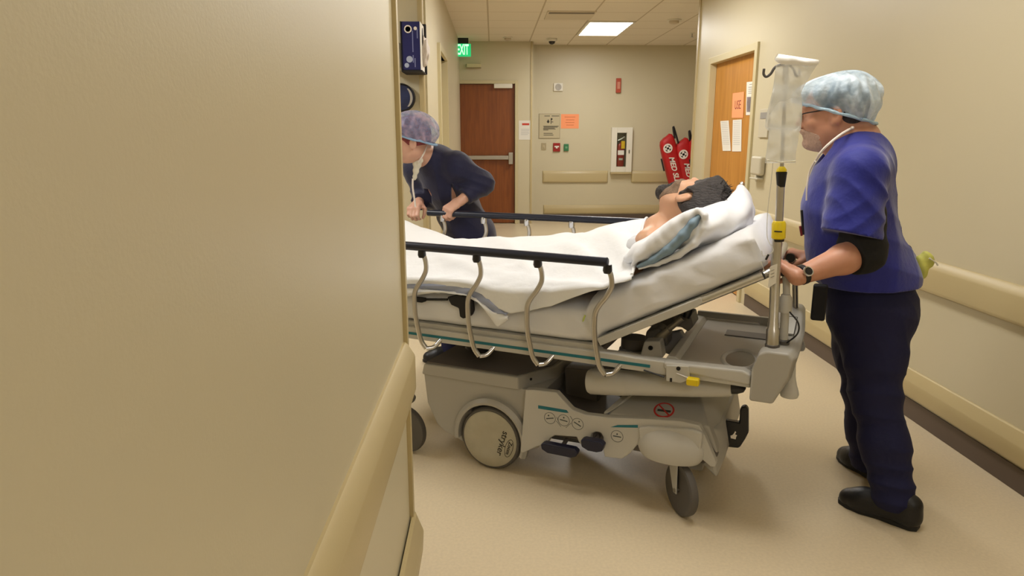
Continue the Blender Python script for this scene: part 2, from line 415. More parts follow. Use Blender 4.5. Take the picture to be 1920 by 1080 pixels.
# ------------------------------------------------------------------ ceiling fixtures
DIFF = mat('lit diffuser', (255, 250, 240), .5, emit=(255, 244, 224), estr=9)
for i, (tx, ty, pw) in enumerate(TROFFERS):
    r = empty('ceiling_light', (tx, ty, CEIL))
    lab = ['bright rectangular ceiling panel light over the far end of the corridor', 'rectangular ceiling panel light over the corridor beside the oak door',
           'rectangular ceiling panel light above the stretcher and the foreground', 'rectangular ceiling panel light behind the viewpoint', 'rectangular ceiling panel light over the side corridor at left'][i]
    tag(r, lab, 'ceiling light', 'recessed ceiling lights')
    box('light_panel', (-.265, -.57, -.016), (.265, .57, -.01), DIFF, r)
    bm = bmesh.new()
    for a, b in [((-.3, -.605, -.014), (-.265, .605, .0)), ((.265, -.605, -.014), (.3, .605, .0)), ((-.265, -.605, -.014), (.265, -.57, .0)), ((-.265, .57, -.014), (.265, .605, .0))]: add_box(bm, a, b)
    link('light_frame', bm, WHITE, r)
GREYV = mat('vent grey', (120, 108, 88), .6)
r = empty('air_vent', (.87, 8.1, CEIL)); tag(r, 'slotted white air diffuser in the ceiling left of the bright light', 'air vent')
c1 = at_z(1026, 22, CEIL); c2 = at_z(1108, 34, CEIL); r.location = ((c1.x+c2.x)/2, (c1.y+c2.y)/2, CEIL)
hw = (c2.x-c1.x)/2
box('vent_plate', (-hw, -.28, -.012), (hw, .28, 0), mat('vent white', (215, 203, 180), .6), r, bevel=.003)
box('slot', (-hw+.02, -.25, -.016), (hw-.02, -.17, -.012), GREYV, r)
def ceiling_puck(name, px, py, label, cat, rad=.06, h=.04, m=WHITE):
    p = at_z(px, py, CEIL); r = empty(name, p); tag(r, label, cat); return r
r = ceiling_puck('security_camera', 1035, 72, 'small dome security camera with dark lens hanging from the ceiling', 'security camera')
lathe('camera_housing', [(.075, 0), (.078, -.01), (.072, -.035), (.055, -.042)], (0, 0, 0), (0, 0, 1), WHITE, r)
lathe('lens_dome', [(.05, -.03), (.048, -.05), (.036, -.072), (.015, -.084), (0, -.086)], (0, 0, 0), (0, 0, 1), mat('dark dome', (30, 24, 22), .15), r)
r = ceiling_puck('smoke_detector', 952, 70, 'small flat white smoke detector on the ceiling near the exit sign', 'smoke detector')
lathe('detector_base', [(.07, 0), (.072, -.008), (.055, -.012)], (0, 0, 0), (0, 0, 1), WHITE, r)
lathe('detector_cap', [(.052, -.012), (.048, -.035), (.03, -.045), (0, -.046)], (0, 0, 0), (0, 0, 1), mat('detector cap', (205, 190, 165), .5), r)
r = ceiling_puck('smoke_detector', 1264, 37, 'round white smoke detector on the ceiling right of the bright light', 'smoke detector')
lathe('detector_base', [(.085, 0), (.088, -.01), (.07, -.014)], (0, 0, 0), (0, 0, 1), WHITE, r)
lathe('detector_cap', [(.062, -.014), (.058, -.04), (.03, -.05), (0, -.052)], (0, 0, 0), (0, 0, 1), MATS['detector cap'], r)
r = ceiling_puck('fire_sprinkler', 1298, 62, 'small metal sprinkler head under the ceiling near the right wall corner', 'sprinkler')
lathe('escutcheon', [(.035, 0), (.036, -.005), (.012, -.008)], (0, 0, 0), (0, 0, 1), WHITE, r)
lathe('sprinkler_body', [(.009, -.008), (.009, -.05), (.022, -.052), (.022, -.056)], (0, 0, 0), (0, 0, 1), STEEL, r)
# exit sign
ES = mat('sign housing', (28, 30, 28), .5); GL = mat('green glow', (40, 190, 120), .5, emit=(30, 200, 118), estr=.8); GT = mat('exit letters', (225, 255, 235), .5, emit=(190, 255, 215), estr=1.1)
ye = 10.55; a = at_y(857, 82, ye); b = at_y(883, 106, ye)
r = empty('exit_sign', (a.x-.06, ye, b.z)); tag(r, 'glowing green EXIT sign hanging below the ceiling by the exit door', 'exit sign')
W = b.x-a.x+.035
rel(box('sign_face', (b.x-W, ye-.01, b.z), (b.x, ye+.03, a.z), GL, bevel=.003), r)
rel(box('ceiling_mount', (b.x-W+.05, ye-.015, a.z+.005), (b.x-.035, ye+.035, CEIL), ES, bevel=.003), r)
rel(text('sign_lettering', 'EXIT', .2, GT, basis((1, 0, 0), (0, 0, 1), (0, -1, 0), (b.x-W/2, ye-.013, (a.z+b.z)/2)), None, bold=.004, sx=.42), r)
# ------------------------------------------------------------------ things on the walls
PAPER = mat('white paper', (226, 222, 212), .7); ORANGE = mat('orange paper', (250, 158, 108), .7); INK = mat('grey ink', (110, 104, 96), .8); INKD = mat('dark ink', (52, 48, 42), .8)
def wall_y(px0, py0, px1, py1, Y):
    a = at_y(px0, py0, Y); b = at_y(px1, py1, Y); return min(a.x, b.x), max(a.x, b.x), min(a.z, b.z), max(a.z, b.z)
def paper_y(name, px, Y, m, label, cat, rows, ink=INK, th=.004, depth=.003):
    x0, x1, z0, z1 = wall_y(*px, Y); w, h = x1-x0, z1-z0
    r = empty(name, ((x0+x1)/2, Y, z0)); tag(r, label, cat)
    box('sheet', (-w/2, -depth, 0), (w/2, 0, h), m, r)
    bm = bmesh.new(); M = basis((1, 0, 0), (0, 0, 1), (0, -1, 0), (0, -depth, 0))
    lines(bm, M, [((a-.5)*w, (b-.5)*w, c*h) for a, b, c in rows], th)
    if rows: link('printed_text', bm, ink, r)
    return r, w, h
FY = 11.3
SIGNM = mat('sign beige', (190, 178, 146), .5)
r, w, h = paper_y('wall_sign', (1011, 214, 1049, 259), FY, SIGNM, 'grey beige notice sign with black symbol beside the orange paper on the far wall', 'sign',
    [(.25, .52, .92), (.6, .97, .92), (.2, .95, .5), (.22, .9, .46), (.2, .75, .42), (.2, .8, .38), (.2, .45, .34), (.22, .66, .2), (.22, .7, .13)], INKD, .009, .012)
box('sign_frame', (-w/2-.006, -.008, -.006), (w/2+.006, 0, h+.006), mat('sign edge', (140, 128, 98), .6), r)
M = basis((1, 0, 0), (0, 0, 1), (0, -1, 0), (0, -.0125, h*.7))
bm = bmesh.new(); add_prism(bm, [(-.045, -.01), (-.02, -.03), (.0, -.01), (-.02, .035)], lambda a, b: M @ Vector((a, b, 0)), lambda a, b: M @ Vector((a, b, .001)))
add_box(bm, (.02, .02, 0), (.045, .05, .001), M); add_box(bm, (.02, -.04, 0), (.03, .02, .001), M); add_box(bm, (.03, -.015, 0), (.06, -.005, .001), M)
link('sign_symbol', bm, INKD, r)
paper_y('paper_notice', (1052, 214, 1085, 241), FY, ORANGE, 'orange sheet of paper taped on the far wall right of the grey sign', 'paper', [(.2, .8, .8), (.28, .75, .6), (.25, .75, .42), (.3, .72, .24)], mat('brown ink', (205, 110, 70), .8), .008)
r, w, h = paper_y('paper_notice', (973, 226, 997, 262), 10.9, PAPER, 'white leaflet with a red mark beside the brown exit door', 'paper', [(.15, .8, .55), (.15, .8, .48), (.15, .75, .41), (.15, .8, .34), (.15, .7, .27)], mat('pale ink', (180, 180, 178), .8), .006)
box('red_mark', (-.05, -.006, h*.76), (.06, -.003, h*.86), mat('red print', (196, 60, 40), .6), r)
def plate_y(name, px, Y, m, label, cat, d=.03, bev=.006):
    x0, x1, z0, z1 = wall_y(*px, Y); w, h = x1-x0, z1-z0; r = empty(name, ((x0+x1)/2, Y, z0)); tag(r, label, cat)
    box('housing', (-w/2, -d, 0), (w/2, 0, h), m, r, bevel=bev); return r, w, h
r, w, h = plate_y('wall_speaker', (1038, 156, 1055, 171), FY, WHITE, 'small square white wall speaker with round centre above the notice sign', 'speaker')
lathe('speaker_cone', [(.045, 0), (.05, .006), (.035, .008), (.02, .003)], (0, -.03, h/2), (0, -1, 0), mat('cone grey', (176, 170, 160), .6), r)
r, w, h = plate_y('fire_strobe', (1155, 147, 1163, 174), FY, mat('alarm red', (176, 72, 48), .4), 'narrow red fire alarm strobe high on the far wall', 'fire alarm', .05)
box('strobe_lens', (-w*.3, -.062, h*.25), (w*.3, -.05, h*.75), mat('strobe lens', (206, 140, 118), .2), r, bevel=.004)
r, w, h = plate_y('switch_plate', (1015, 268, 1024, 281), FY, mat('switch grey', (172, 158, 124), .5), 'small grey switch plate on the far wall left of the red fire pull', 'switch', .012, .003)
box('switch', (-.012, -.02, h*.3), (.012, -.012, h*.7), mat('switch key', (190, 176, 142), .5), r, bevel=.002)
r, w, h = plate_y('fire_alarm_pull', (1037, 268, 1050, 284), FY, mat('pull red', (150, 24, 20), .35), 'red fire alarm pull station between the grey switch and the green call point', 'fire alarm')
box('pull_handle', (-w*.32, -.042, h*.5), (w*.32, -.03, h*.66), PAPER, r, bevel=.002); box('pull_grip', (-w*.12, -.042, h*.36), (w*.12, -.03, h*.5), PAPER, r)
r, w, h = plate_y('green_call_point', (1057, 270, 1066, 283), FY, mat('call green', (52, 120, 76), .4), 'small green call point right of the red fire pull', 'call point', .03)
box('button', (-.018, -.038, h*.35), (.018, -.03, h*.65), mat('call button', (110, 160, 120), .4), r, bevel=.003)
# extinguisher cabinet
CX0, CX1, CZ0, CZ1 = wall_y(1146, 239, 1182, 322, FY)
r = empty('fire_extinguisher_cabinet', ((CX0+CX1)/2, FY, CZ0)); w, h = CX1-CX0, CZ1-CZ0
tag(r, 'white cabinet with a narrow window on the far wall holding a fire extinguisher', 'extinguisher cabinet')
bm = bmesh.new()
for a, b in [((-w/2, -.08, 0), (-w*.24, 0, h)), ((w*.22, -.08, 0), (w/2, 0, h)), ((-w*.24, -.08, 0), (w*.22, 0, h*.12)), ((-w*.24, -.08, h*.88), (w*.22, 0, h))]: add_box(bm, a, b)
link('cabinet_frame', bm, WHITE, r, bevel=.004)
box('cabinet_back', (-w*.25, -.006, h*.1), (w*.23, 0, h*.9), mat('cabinet inside', (110, 100, 80), .6), r)
box('cabinet_sill', (-w*.5, -.09, -.03), (w*.5, 0, 0), TAN, r, bevel=.004)
box('cabinet_latch', (w*.33, -.09, h*.42), (w*.38, -.08, h*.5), mat('latch', (120, 116, 104), .3, .8), r, bevel=.002)
gl = mat('clear pane', (240, 245, 240), .05, trans=1)
box('glass_pane', (-w*.24, -.072, h*.12), (w*.22, -.07, h*.88), gl, r)
e = empty('fire_extinguisher', (r.location.x-.01, FY-.038, CZ0+h*.12)); tag(e, 'red fire extinguisher with yellow tag inside the white wall cabinet', 'fire extinguisher')
REDX = mat('extinguisher red', (178, 26, 22), .25)
eh = h*.74
lathe('cylinder', [(.0, 0), (.024, .004), (.027, .03), (.027, eh*.62), (.022, eh*.68), (.008, eh*.72), (.008, eh*.76)], (0, 0, 0), (0, 0, 1), REDX, e)
for q in e.children: q.scale = (2.1, .9, 1)
box('instruction_label', (-.05, -.034, eh*.36), (.05, -.024, eh*.5), PAPER, e); box('small_mark', (-.03, -.03, eh*.2), (.03, -.022, eh*.26), PAPER, e)
box('inspection_tag', (.0, -.034, eh*.55), (.06, -.026, eh*.78), mat('tag yellow', (228, 190, 40), .6), e)
tube('valve_handle', [(-.05, -.01, eh*.8), (.0, -.01, eh*.84), (.055, -.01, eh*.9)], .01, mat('valve grey', (180, 176, 168), .35, .7), e, seg=8)
# rescue sled bags leaning on the far wall
SR = mat('red sled fabric', (178, 18, 22), .55, bump=.12, bscale=30, var=.08); BLK = mat('black webbing', (22, 20, 22), .7); WT = mat('white print', (240, 232, 222), .6)
def sled(px, label, zoff, Y=11.0, third=False):
    top = at_y(px[0], px[1], Y); bot = at_y(px[2], px[3], Y)
    ax = (top-bot).normalized(); bot = bot-ax*((bot.z-.02)/ax.z); L = (top-bot).length
    r = empty('rescue_sled_bag', bot); tag(r, label, 'rescue sled bag', 'red rescue sled bags leaning in the corner')
    Mx = Vector((ax.z, 0, -ax.x)).normalized(); My = Vector((0, 1, 0)); W = .125
    bm = bmesh.new(); rings = []; prof = [(.0, .55), (.03, .85), (.12, 1), (.3, 1.03), (.6, 1.04), (.85, 1.0), (.95, .93), (.985, .8), (1, .55)]
    for t, s_ in prof:
        rg = []
        for k in range(20):
            a = 2*math.pi*k/20; c, sn = math.cos(a), math.sin(a)
            x = W*s_*math.copysign(abs(c)**.55, c); y = .11*s_*math.copysign(abs(sn)**.55, sn)
            lean = (.06*c if t > .9 else 0)
            rg.append(bm.verts.new(ax*(L*t+lean*.6)+Mx*x+My*y))
        rings.append(rg)
    for a, b in zip(rings, rings[1:]):
        for k in range(20): bm.faces.new((a[k], a[(k+1) % 20], b[(k+1) % 20], b[k]))
    bm.faces.new(rings[0][::-1]); bm.faces.new(rings[-1])
    link('bag_body', bm, SR, r, smooth=True)
    tube('carry_loop', [ax*(L-.06)+Mx*.12+My*-.06, ax*(L+.08)+Mx*.13+My*-.06, ax*(L+.1)+Mx*.15+My*-.05, ax*(L-.25)+Mx*.16+My*-.05], .014, BLK, r, seg=6, smooth_n=4)
    tube('side_strap', [ax*(L-.3)-Mx*.158+My*-.04, ax*(L-.5)-Mx*.162+My*-.04], .012, BLK, r, seg=6)
    o = ax*(L*zoff)+Mx*-.02+My*-.1165
    Mt = basis(-ax, Mx, Vector((0, -1, 0)), o)
    text('bag_lettering', 'MED SLED', .112, WT, Mt, r, bold=.003, shear=.3, sx=.98)
    oo = ax*(L*zoff+.385)+Mx*-.035+My*-.1165
    Me = basis(Mx, ax, Vector((0, -1, 0)), oo)
    bm = bmesh.new(); n = 40; Rr, Ri = .072, .05
    P1 = [(Rr*math.cos(2*math.pi*i/n), Rr*math.sin(2*math.pi*i/n)) for i in range(n)]
    add_prism(bm, P1, lambda a, b: Me @ Vector((a, b, -.001)), lambda a, b: Me @ Vector((a, b, .0012)))
    link('round_emblem', bm, WT, r)
    bm = bmesh.new(); P2 = [(Ri*math.cos(2*math.pi*i/n), Ri*math.sin(2*math.pi*i/n)) for i in range(n)]
    add_prism(bm, P2, lambda a, b: Me @ Vector((a, b, .0012)), lambda a, b: Me @ Vector((a, b, .0022)))
    link('emblem_centre', bm, INKD, r)
    bm = bmesh.new(); add_box(bm, (-.017, -.06, .0022), (.017, .046, .0034), Me); add_box(bm, (-.046, -.018, .0022), (.046, .015, .0034), Me); link('emblem_cross', bm, WT, r)
    box('small_print', (-.05, -.001, 0), (.05, 0, .07), mat('faded print', (196, 80, 80), .7), r, M=basis(Mx, Vector((0, 1, 0)), ax, ax*(L*zoff-.62)+My*-.117))
    return r
sled((1248, 257, 1277, 372), 'leftmost red rescue sled bag leaning on the far wall', .60)
sled((1277, 264, 1299, 372), 'middle red rescue sled bag, its lettering lower than the one at its left', .55, 10.98)
sled((1303, 258, 1326, 372), 'rightmost red rescue sled bag, half hidden by the wall corner', .63, 10.85)
# door sign over exit door, small bar light
r, w, h = plate_y('wall_bracket', (875, 120, 902, 127), 10.9, mat('bracket cream', (214, 200, 160), .4), 'thin cream plate on the wall above the brown exit door', 'wall plate', .05, .004)
box('lower_lip', (-w/2, -.06, -.008), (w/2, 0, 0), mat('lip grey', (150, 134, 100), .5), r)

# papers on the oak door (right wall) : plane x = XR+.045, facing -x
XD = XR+.045
def paper_x(name, quad, X, m, label, rows=(), ink=INK, th=.0035, image=None, kink=0):
    P = [at_x(px, py, X-.004) for px, py in quad]       # tl, tr, br, bl
    c = sum(P, Vector())/4; r = empty(name, (X-.004, c.y, min(p.z for p in P))); tag(r, label, 'paper', None)
    bm = bmesh.new(); f = [bm.verts.new(p-r.location) for p in P]; g = [bm.verts.new(p-r.location+Vector((.002, 0, 0))) for p in P]
    bm.faces.new(f); bm.faces.new(g[::-1])
    for i in range(4): bm.faces.new((f[i], f[(i+1) % 4], g[(i+1) % 4], g[i]))
    link('sheet', bm, m, r)
    w = (P[1]-P[0]).length; h = (P[3]-P[0]).length
    if rows:
        ex = (P[1]-P[0]).normalized(); ey = Vector((1, 0, 0)).cross(ex); ey = (P[0]-P[3]).normalized()
        M = basis(ex, ey, Vector((-1, 0, 0)), P[3]-r.location+Vector((-.0004, 0, 0))); bm = bmesh.new()
        lines(bm, M, [(a*w, b*w, cc*h) for a, b, cc in rows], th, .0006); link('printed_text', bm, ink, r)
    return r, P, w, h
r, P, w, h = paper_x('paper_notice', [(1374, 175), (1395, 172), (1393, 221), (1372, 221)], XD, ORANGE, 'orange sheet with a short dark handwritten word on the oak door')
ex = (P[1]-P[0]).normalized(); ey = (P[0]-P[3]).normalized(); cc = sum(P, Vector())/4
text('handwriting', 'USE', .105, mat('ink brown', (120, 60, 50), .8), basis(ex, ey, Vector((-1, 0, 0)), cc-r.location+Vector((-.0006, 0, 0))), r, ext=.0003, sx=.9)
rows = [(.12, .88, .95-i*.06) for i in range(13)]
paper_x('paper_notice', [(1350.5, 227), (1366, 226), (1370, 283), (1355, 283)], XD, PAPER, 'narrow white paper hanging tilted, lower left on the oak door', rows, mat('pale ink', (180, 180, 178), .8))
paper_x('paper_notice', [(1374, 225), (1390.5, 224), (1389.5, 284), (1372.5, 284)], XD, PAPER, 'narrow white paper hanging straight under the orange sheet on the oak door', rows, MATS['pale ink'])
r, P, w, h = paper_x('paper_notice', [(1400, 154), (1419, 152), (1417.5, 215), (1398.5, 216)], XD, PAPER, 'cream leaflet with a dark picture at the top right of the oak door', [(.3, .8, .92), (.2, .85, .84), (.2, .85, .78), (.2, .85, .72), (.2, .8, .66)])
ex = (P[1]-P[0]).normalized(); ey = (P[0]-P[3]).normalized(); M = basis(ex, ey, Vector((-1, 0, 0)), P[3]-r.location+Vector((-.0006, 0, 0)))
box('leaflet_picture', (w*.08, h*.1, 0), (w*.9, h*.55, .0006), mat('picture print', (122, 112, 116), .6, var=.35, vscale=22), r, M=M)
box('picture_accent', (w*.6, h*.12, .0006), (w*.88, h*.5, .001), mat('picture print red', (172, 112, 104), .6, var=.2, vscale=22), r, M=M)
paper_x('paper_notice', [(1408, 220), (1416.5, 219), (1412, 280), (1405, 281)], XD, PAPER, 'white paper at the right edge of the oak door below the cream leaflet', [(.3, .7, .9), (.3, .7, .6)], INK)
# wall plate and sanitizer next to the door
def wall_item_x(name, q, m, label, cat, d):
    a = at_x(q[0], q[1], XR); b = at_x(q[2], q[3], XR); r = empty(name, (XR, (a.y+b.y)/2, min(a.z, b.z))); tag(r, label, cat)
    hy, hz = abs(a.y-b.y)/2, abs(a.z-b.z); return r, hy, hz
PLG = mat('dispenser grey', (196, 188, 166), .45)
r, hy, hz = wall_item_x('room_sign', (1428, 205, 1441, 258), None, 'pale grey room number plate on the wall between oak door and plastic bag', 'sign', 0)
box('plate', (-.014, -hy, 0), (0, hy, hz), PLG, r, bevel=.004); box('number_strip', (-.017, -hy*.7, hz*.66), (-.013, hy*.7, hz*.88), mat('strip', (150, 146, 140), .5), r)
r, hy, hz = wall_item_x('sanitizer_dispenser', (1419, 292, 1434, 338), None, 'grey rounded hand sanitizer dispenser on the wall right of the oak door', 'dispenser', 0)
box('dispenser_body', (-.05, -hy, hz*.18), (0, hy, hz), PLG, r, bevel=.02); box('drip_tray', (-.055, -hy*.8, 0), (0, hy*.8, hz*.08), PLG, r, bevel=.006); lathe('nozzle', [(.012, 0), (.012, .03), (.006, .05)], (-.03, 0, hz*.2), (0, 0, -1), WHITE, r, 12)

# glove boxes and round disc on the side-room wall, y = 5.3
NAVY = mat('box navy', (16, 22, 92), .4)
YW = 5.3; yb = 5.02
a = at_y(752, 40, yb); b = at_y(789, 131, yb); w = b.x-a.x; hh = a.z-b.z
r = empty('glove_box', (a.x, yb, b.z)); tag(r, 'upright blue and white box of disposable gloves in the black wall holder', 'glove box')
box('carton', (0, 0, 0), (w, YW-yb-.03, hh), NAVY, r, bevel=.002)
box('carton_white_end', (w, .0, 0), (w+.004, YW-yb-.03, hh), PAPER, r)
bm = bmesh.new(); cy, cz = (YW-yb)*.5, hh*.68
pts = [(cy+.045*math.cos(t)*1.1, cz-.02+.1*math.sin(t)) for t in [2*math.pi*i/24 for i in range(24)]]
add_prism(bm, pts, lambda p, q: (w+.0035, p, q), lambda p, q: (w+.0055, p, q)); link('tissue_opening', bm, BLK, r)
bm = bmesh.new(); bmesh.ops.create_icosphere(bm, subdivisions=4, radius=1)
for v in bm.verts:
    n_ = noise.noise(v.co*2.2)*.25+1; v.co = Vector((v.co.x*.035*n_, v.co.y*.06*n_, v.co.z*.1*n_))+Vector((w+.015, cy+.01, hh*.42))
link('glove_tuft', bm, mat('glove white', (214, 204, 196), .6), r, smooth=True)
lathe('logo_ring', [(.026, 0), (.026, .001), (.018, .001), (.018, 0)], (.045, -.0005, hh-.05), (0, -1, 0), WT, r)
lathe('logo_dot', [(.012, 0), (.012, .001)], (w-.03, -.0005, hh-.045), (0, -1, 0), WT, r, 12)
bm = bmesh.new(); M = basis((0, 0, -1), (1, 0, 0), (0, -1, 0), (0, 0, hh)); lines(bm, M, [(.06, .2, w*.6), (.22, .27, w*.6), (.05, .11, w*.86), (.24, .3, w*.7)], .007); link('printed_text', bm, mat('box print', (120, 126, 176), .5), r)
for (u_, z_, s_) in [(.05, .07, .022), (.03, .03, .016)]:
    lathe('glove_picture', [(s_, 0), (s_, .001)], (u_, -.0005, z_), (0, -1, 0), mat('print pale', (170, 180, 205), .5), r, 16)
r = empty('glove_box_holder', (a.x+w/2, YW, b.z)); tag(r, 'black wire wall holder around the blue glove box', 'box holder')
box('holder_shelf', (-w/2-.008, -(YW-yb)-.004, -.012), (w/2+.012, 0, -.001), BLK, r, bevel=.003); box('holder_back', (-w/2-.008, -.028, -.01), (w/2+.02, 0, hh+.02), BLK, r, bevel=.003)
box('holder_lip', (-w/2-.008, -(YW-yb)-.008, -.012), (-w/2-.001, -.02, hh), BLK, r)
a2 = at_y(744, 78, 5.1); b2 = at_y(751, 128, 5.1)
r = empty('paper_roll', ((a2.x+b2.x)/2-.04, 5.15, b2.z)); tag(r, 'white rounded dispenser left of the blue glove box, mostly behind the wall edge', 'dispenser')
bm = bmesh.new(); add_box(bm, (-.07, -.06, 0), (.06, .15, a2.z-b2.z)); link('dispenser_body', bm, WHITE, r, bevel=.03, bseg=4)
box('dispenser_slot', (-.05, -.062, .02), (.03, -.058, .03), INKD, r)
c = at_y(752, 183, 5.26); e_ = at_y(778, 183, 5.26); R = e_.x-c.x
r = empty('wall_clock', (c.x, YW, c.z)); tag(r, 'round black rimmed dark disc on the wall below the glove box', 'wall clock')
lathe('clock_rim', [(R*.86, 0), (R, 0), (R, .045), (R*.93, .05), (R*.88, .04)], (0, 0, 0), (0, -1, 0), BLK, r, 48)
lathe('clock_face', [(R*.875, .03), (R*.875, .041)], (0, 0, 0), (0, -1, 0), mat('dark blue face', (30, 42, 82), .15, var=.3, vscale=14), r, 48)
bm = bmesh.new(); th = [i/10*1.7-.85 for i in range(11)]
pts = [(R*.84*math.cos(t), R*.84*math.sin(t)) for t in th]+[(R*.66*math.cos(t)-.0, R*.84*math.sin(t)) for t in th[::-1]]
add_prism(bm, pts, lambda p, q: (p, -.0409, q), lambda p, q: (p, -.0425, q)); link('pale_band', bm, mat('pale band', (176, 170, 160), .4), r)
# ------------------------------------------------------------------ stretcher (local frame: x toward head end, y toward far side)
PL = mat('stretcher plastic', (170, 167, 160), .42, bump=.02, bscale=250, var=.02)
PL2 = mat('stretcher light plastic', (190, 188, 182), .4, var=.02)
PLD = mat('stretcher dark parts and shade', (104, 98, 94), .5, var=.04)  # dark grey parts; on the hood top it paints the shade
TEAL = mat('teal stripe', (18, 108, 122), .4)
CHR = mat('stainless tube', (196, 192, 186), .3, 1)
CHR2 = mat('bright chrome', (205, 205, 208), .14, 1)
RAILB = mat('black blue rail foam', (20, 26, 44), .35)
BLACK = mat('black plastic', (18, 18, 22), .35)
PEDB = mat('navy pedal plastic', (20, 22, 48), .4)
RUB = mat('grey tyre rubber', (88, 84, 80), .6)
DGR = mat('dark mechanism grey', (84, 80, 76), .5)
LINE = mat('marking line', (70, 76, 78), .6)
ST = empty('hospital_stretcher', BO, ANG); tag(ST, 'grey wheeled hospital stretcher with raised backrest and chrome side rails', 'stretcher')
def pv(pts, v): return [B(x, y, v) for x, y in pts]
# side frame with stripe
fr = prism_v('side_frame', [(-1.5, .552), (-1.5, .606), (.02, .606), (.1, .602), (.46, .602), (.5, .596), (.5, .548), (.1, .552)], .06, .11, PL2, ST, .006)
prism_v('teal_stripe', [(-1.45, .572), (-1.45, .583), (.152, .583), (.152, .572)], .0585, .061, TEAL, fr, 0)
fr2 = prism_v('side_frame', [(-1.5, .552), (-1.5, .606), (.46, .606), (.5, .548)], .72, .77, PL2, ST, .006)
prism_v('litter_panel', [(-1.5, .575), (-1.5, .6), (-.05, .6), (-.05, .575)], .11, .72, PLD, ST, .004)
prism_v('litter_edge', [(-1.5, .604), (-1.5, .624), (-.07, .624), (-.04, .604)], .078, .12, PL2, ST, .003)
for u0 in (-.6, -.15): prism_v('cross_member', [(u0, .56), (u0, .6), (u0+.06, .6), (u0+.06, .56)], .11, .72, PL, ST, .004)
# bracket with yellow release
br = prism_v('release_bracket', pv([(1249, 684), (1292, 686), (1294, 712), (1276, 718), (1249, 714)], .05), .045, .062, PL2, ST, .004)
x, z = B(1272, 691, .044); lathe('bolt', [(.0075, 0), (.0075, .004)], (x, .046, z), (0, -1, 0), BLACK, br, 16)
x, z = B(1258, 712, .044); box('slot', (x-.004, .042, z-.008), (x+.004, .046, z+.006), BLACK, br, bevel=.001)
x, z = B(1299, 716, .03); yl = box('release_tab', (x-.022, .02, z-.014), (x+.022, .05, z+.013), mat('yellow plastic', (228, 200, 20), .35), ST, bevel=.006)
yl['label'] = 'yellow release tab'
tube('release_wire', [(*B(1268, 700, .04)[:1], .04, B(1268, 700, .04)[1]), (x-.01, .036, z+.008)], .0025, STEEL, ST, 6)
tube('latch_rod', [(B(1207, 694, .05)[0], .05, B(1207, 694, .05)[1]), (B(1246, 707, .05)[0], .05, B(1246, 707, .05)[1])], .0035, BLACK, ST, 6)
# oxygen tank sleeve
p0 = B(1104, 715, .15); p1 = B(1372, 726, .15)
ax = (p1[0]-p0[0], 0, p1[1]-p0[1]); L = math.hypot(ax[0], ax[2])
tk = lathe('tank_sleeve', [(.0, 0), (.044, 0), (.05, .01), (.05, L*.22), (.0505, L*.225), (.0505, L*.235), (.05, L*.24), (.048, L*.29), (.0485, L*.295), (.047, L*.3), (.042, L*.72), (.0425, L*.73), (.036, L*.97), (.03, L), (0, L)], (p0[0], .15, p0[1]+.0), ax, PL2, ST, 40)
lathe('tank_end', [(.028, 0), (.026, .03), (.02, .05), (.008, .058)], (p1[0]-.01, .15, p1[1]+.002), ax, BLACK, ST, 24)
# head end tray
bm = bmesh.new(); add_box(bm, (.2, .1, .585), (.56, .74, .6))
link('head_tray', bm, PL, ST, bevel=.004)
hull('tray_ramp', [(.19, .1, .585), (.19, .74, .585), (.25, .1, .6), (.25, .74, .6), (.205, .1, .612), (.205, .74, .612), (.23, .1, .612), (.23, .74, .612)], PL, ST, .003)
hull('tray_rim', [(.2, .73, .59), (.57, .73, .59), (.2, .77, .59), (.57, .77, .59), (.2, .76, .63), (.57, .76, .63), (.2, .74, .63), (.57, .74, .63)], PL, ST, .004)
box('tray_recess', (.35, .5, .6), (.53, .58, .6035), PLD, ST, bevel=.001)
prism_v('tray_side_tube', [(.2, .575), (.2, .604), (.47, .612), (.5, .6), (.5, .56)], .05, .1, PL2, ST, .01)
# oval grab opening shown as raised dark recess with rim
bm = bmesh.new(); n = 28
def oval(a, b, zz): return [(.445+a*math.cos(2*math.pi*i/n), .21+b*math.sin(2*math.pi*i/n), zz) for i in range(n)]
o1 = [bm.verts.new(p) for p in oval(.068, .118, .6005)]; o2 = [bm.verts.new(p) for p in oval(.062, .11, .607)]; o3 = [bm.verts.new(p) for p in oval(.05, .094, .6005)]
for a, b in ((o1, o2), (o2, o3)):
    for i in range(n): bm.faces.new((a[i], a[(i+1) % n], b[(i+1) % n], b[i]))
gr = link('grab_opening_rim', bm, PL2, ST, smooth='all')
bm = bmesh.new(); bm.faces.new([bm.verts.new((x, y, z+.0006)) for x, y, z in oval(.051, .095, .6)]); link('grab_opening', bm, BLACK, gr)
# head end plate
def sec(v, top, bot, u0, u1, uc):   # cross profile (u, z) of the head end plate
    return [(u0, bot), (u0, top-.075), (u0+.02, top-.01), (u0+.04, top), (u1-.015, top), (u1, top-.02), (uc, (top+bot)/2), (u0+.075, bot)]
stn = [(.035, .693, .512, .5, .625, .615), (.07, .70, .507, .5, .64, .625), (.2, .695, .505, .51, .645, .63), (.42, .69, .52, .52, .65, .64), (.62, .695, .505, .51, .645, .63), (.76, .70, .507, .5, .64, .625), (.795, .693, .512, .5, .625, .615)]
bm = bmesh.new(); rings = [[bm.verts.new((a, s_[0], b)) for a, b in sec(*s_)] for s_ in stn]
for a, b in zip(rings, rings[1:]):
    for i in range(8): bm.faces.new((a[i], a[(i+1) % 8], b[(i+1) % 8], b[i]))
bm.faces.new(rings[0]); bm.faces.new(rings[-1][::-1])
bmesh.ops.triangulate(bm, faces=[f for f in bm.faces if len(f.verts) > 4])
link('head_end_plate', bm, PL, ST, bevel=.008)
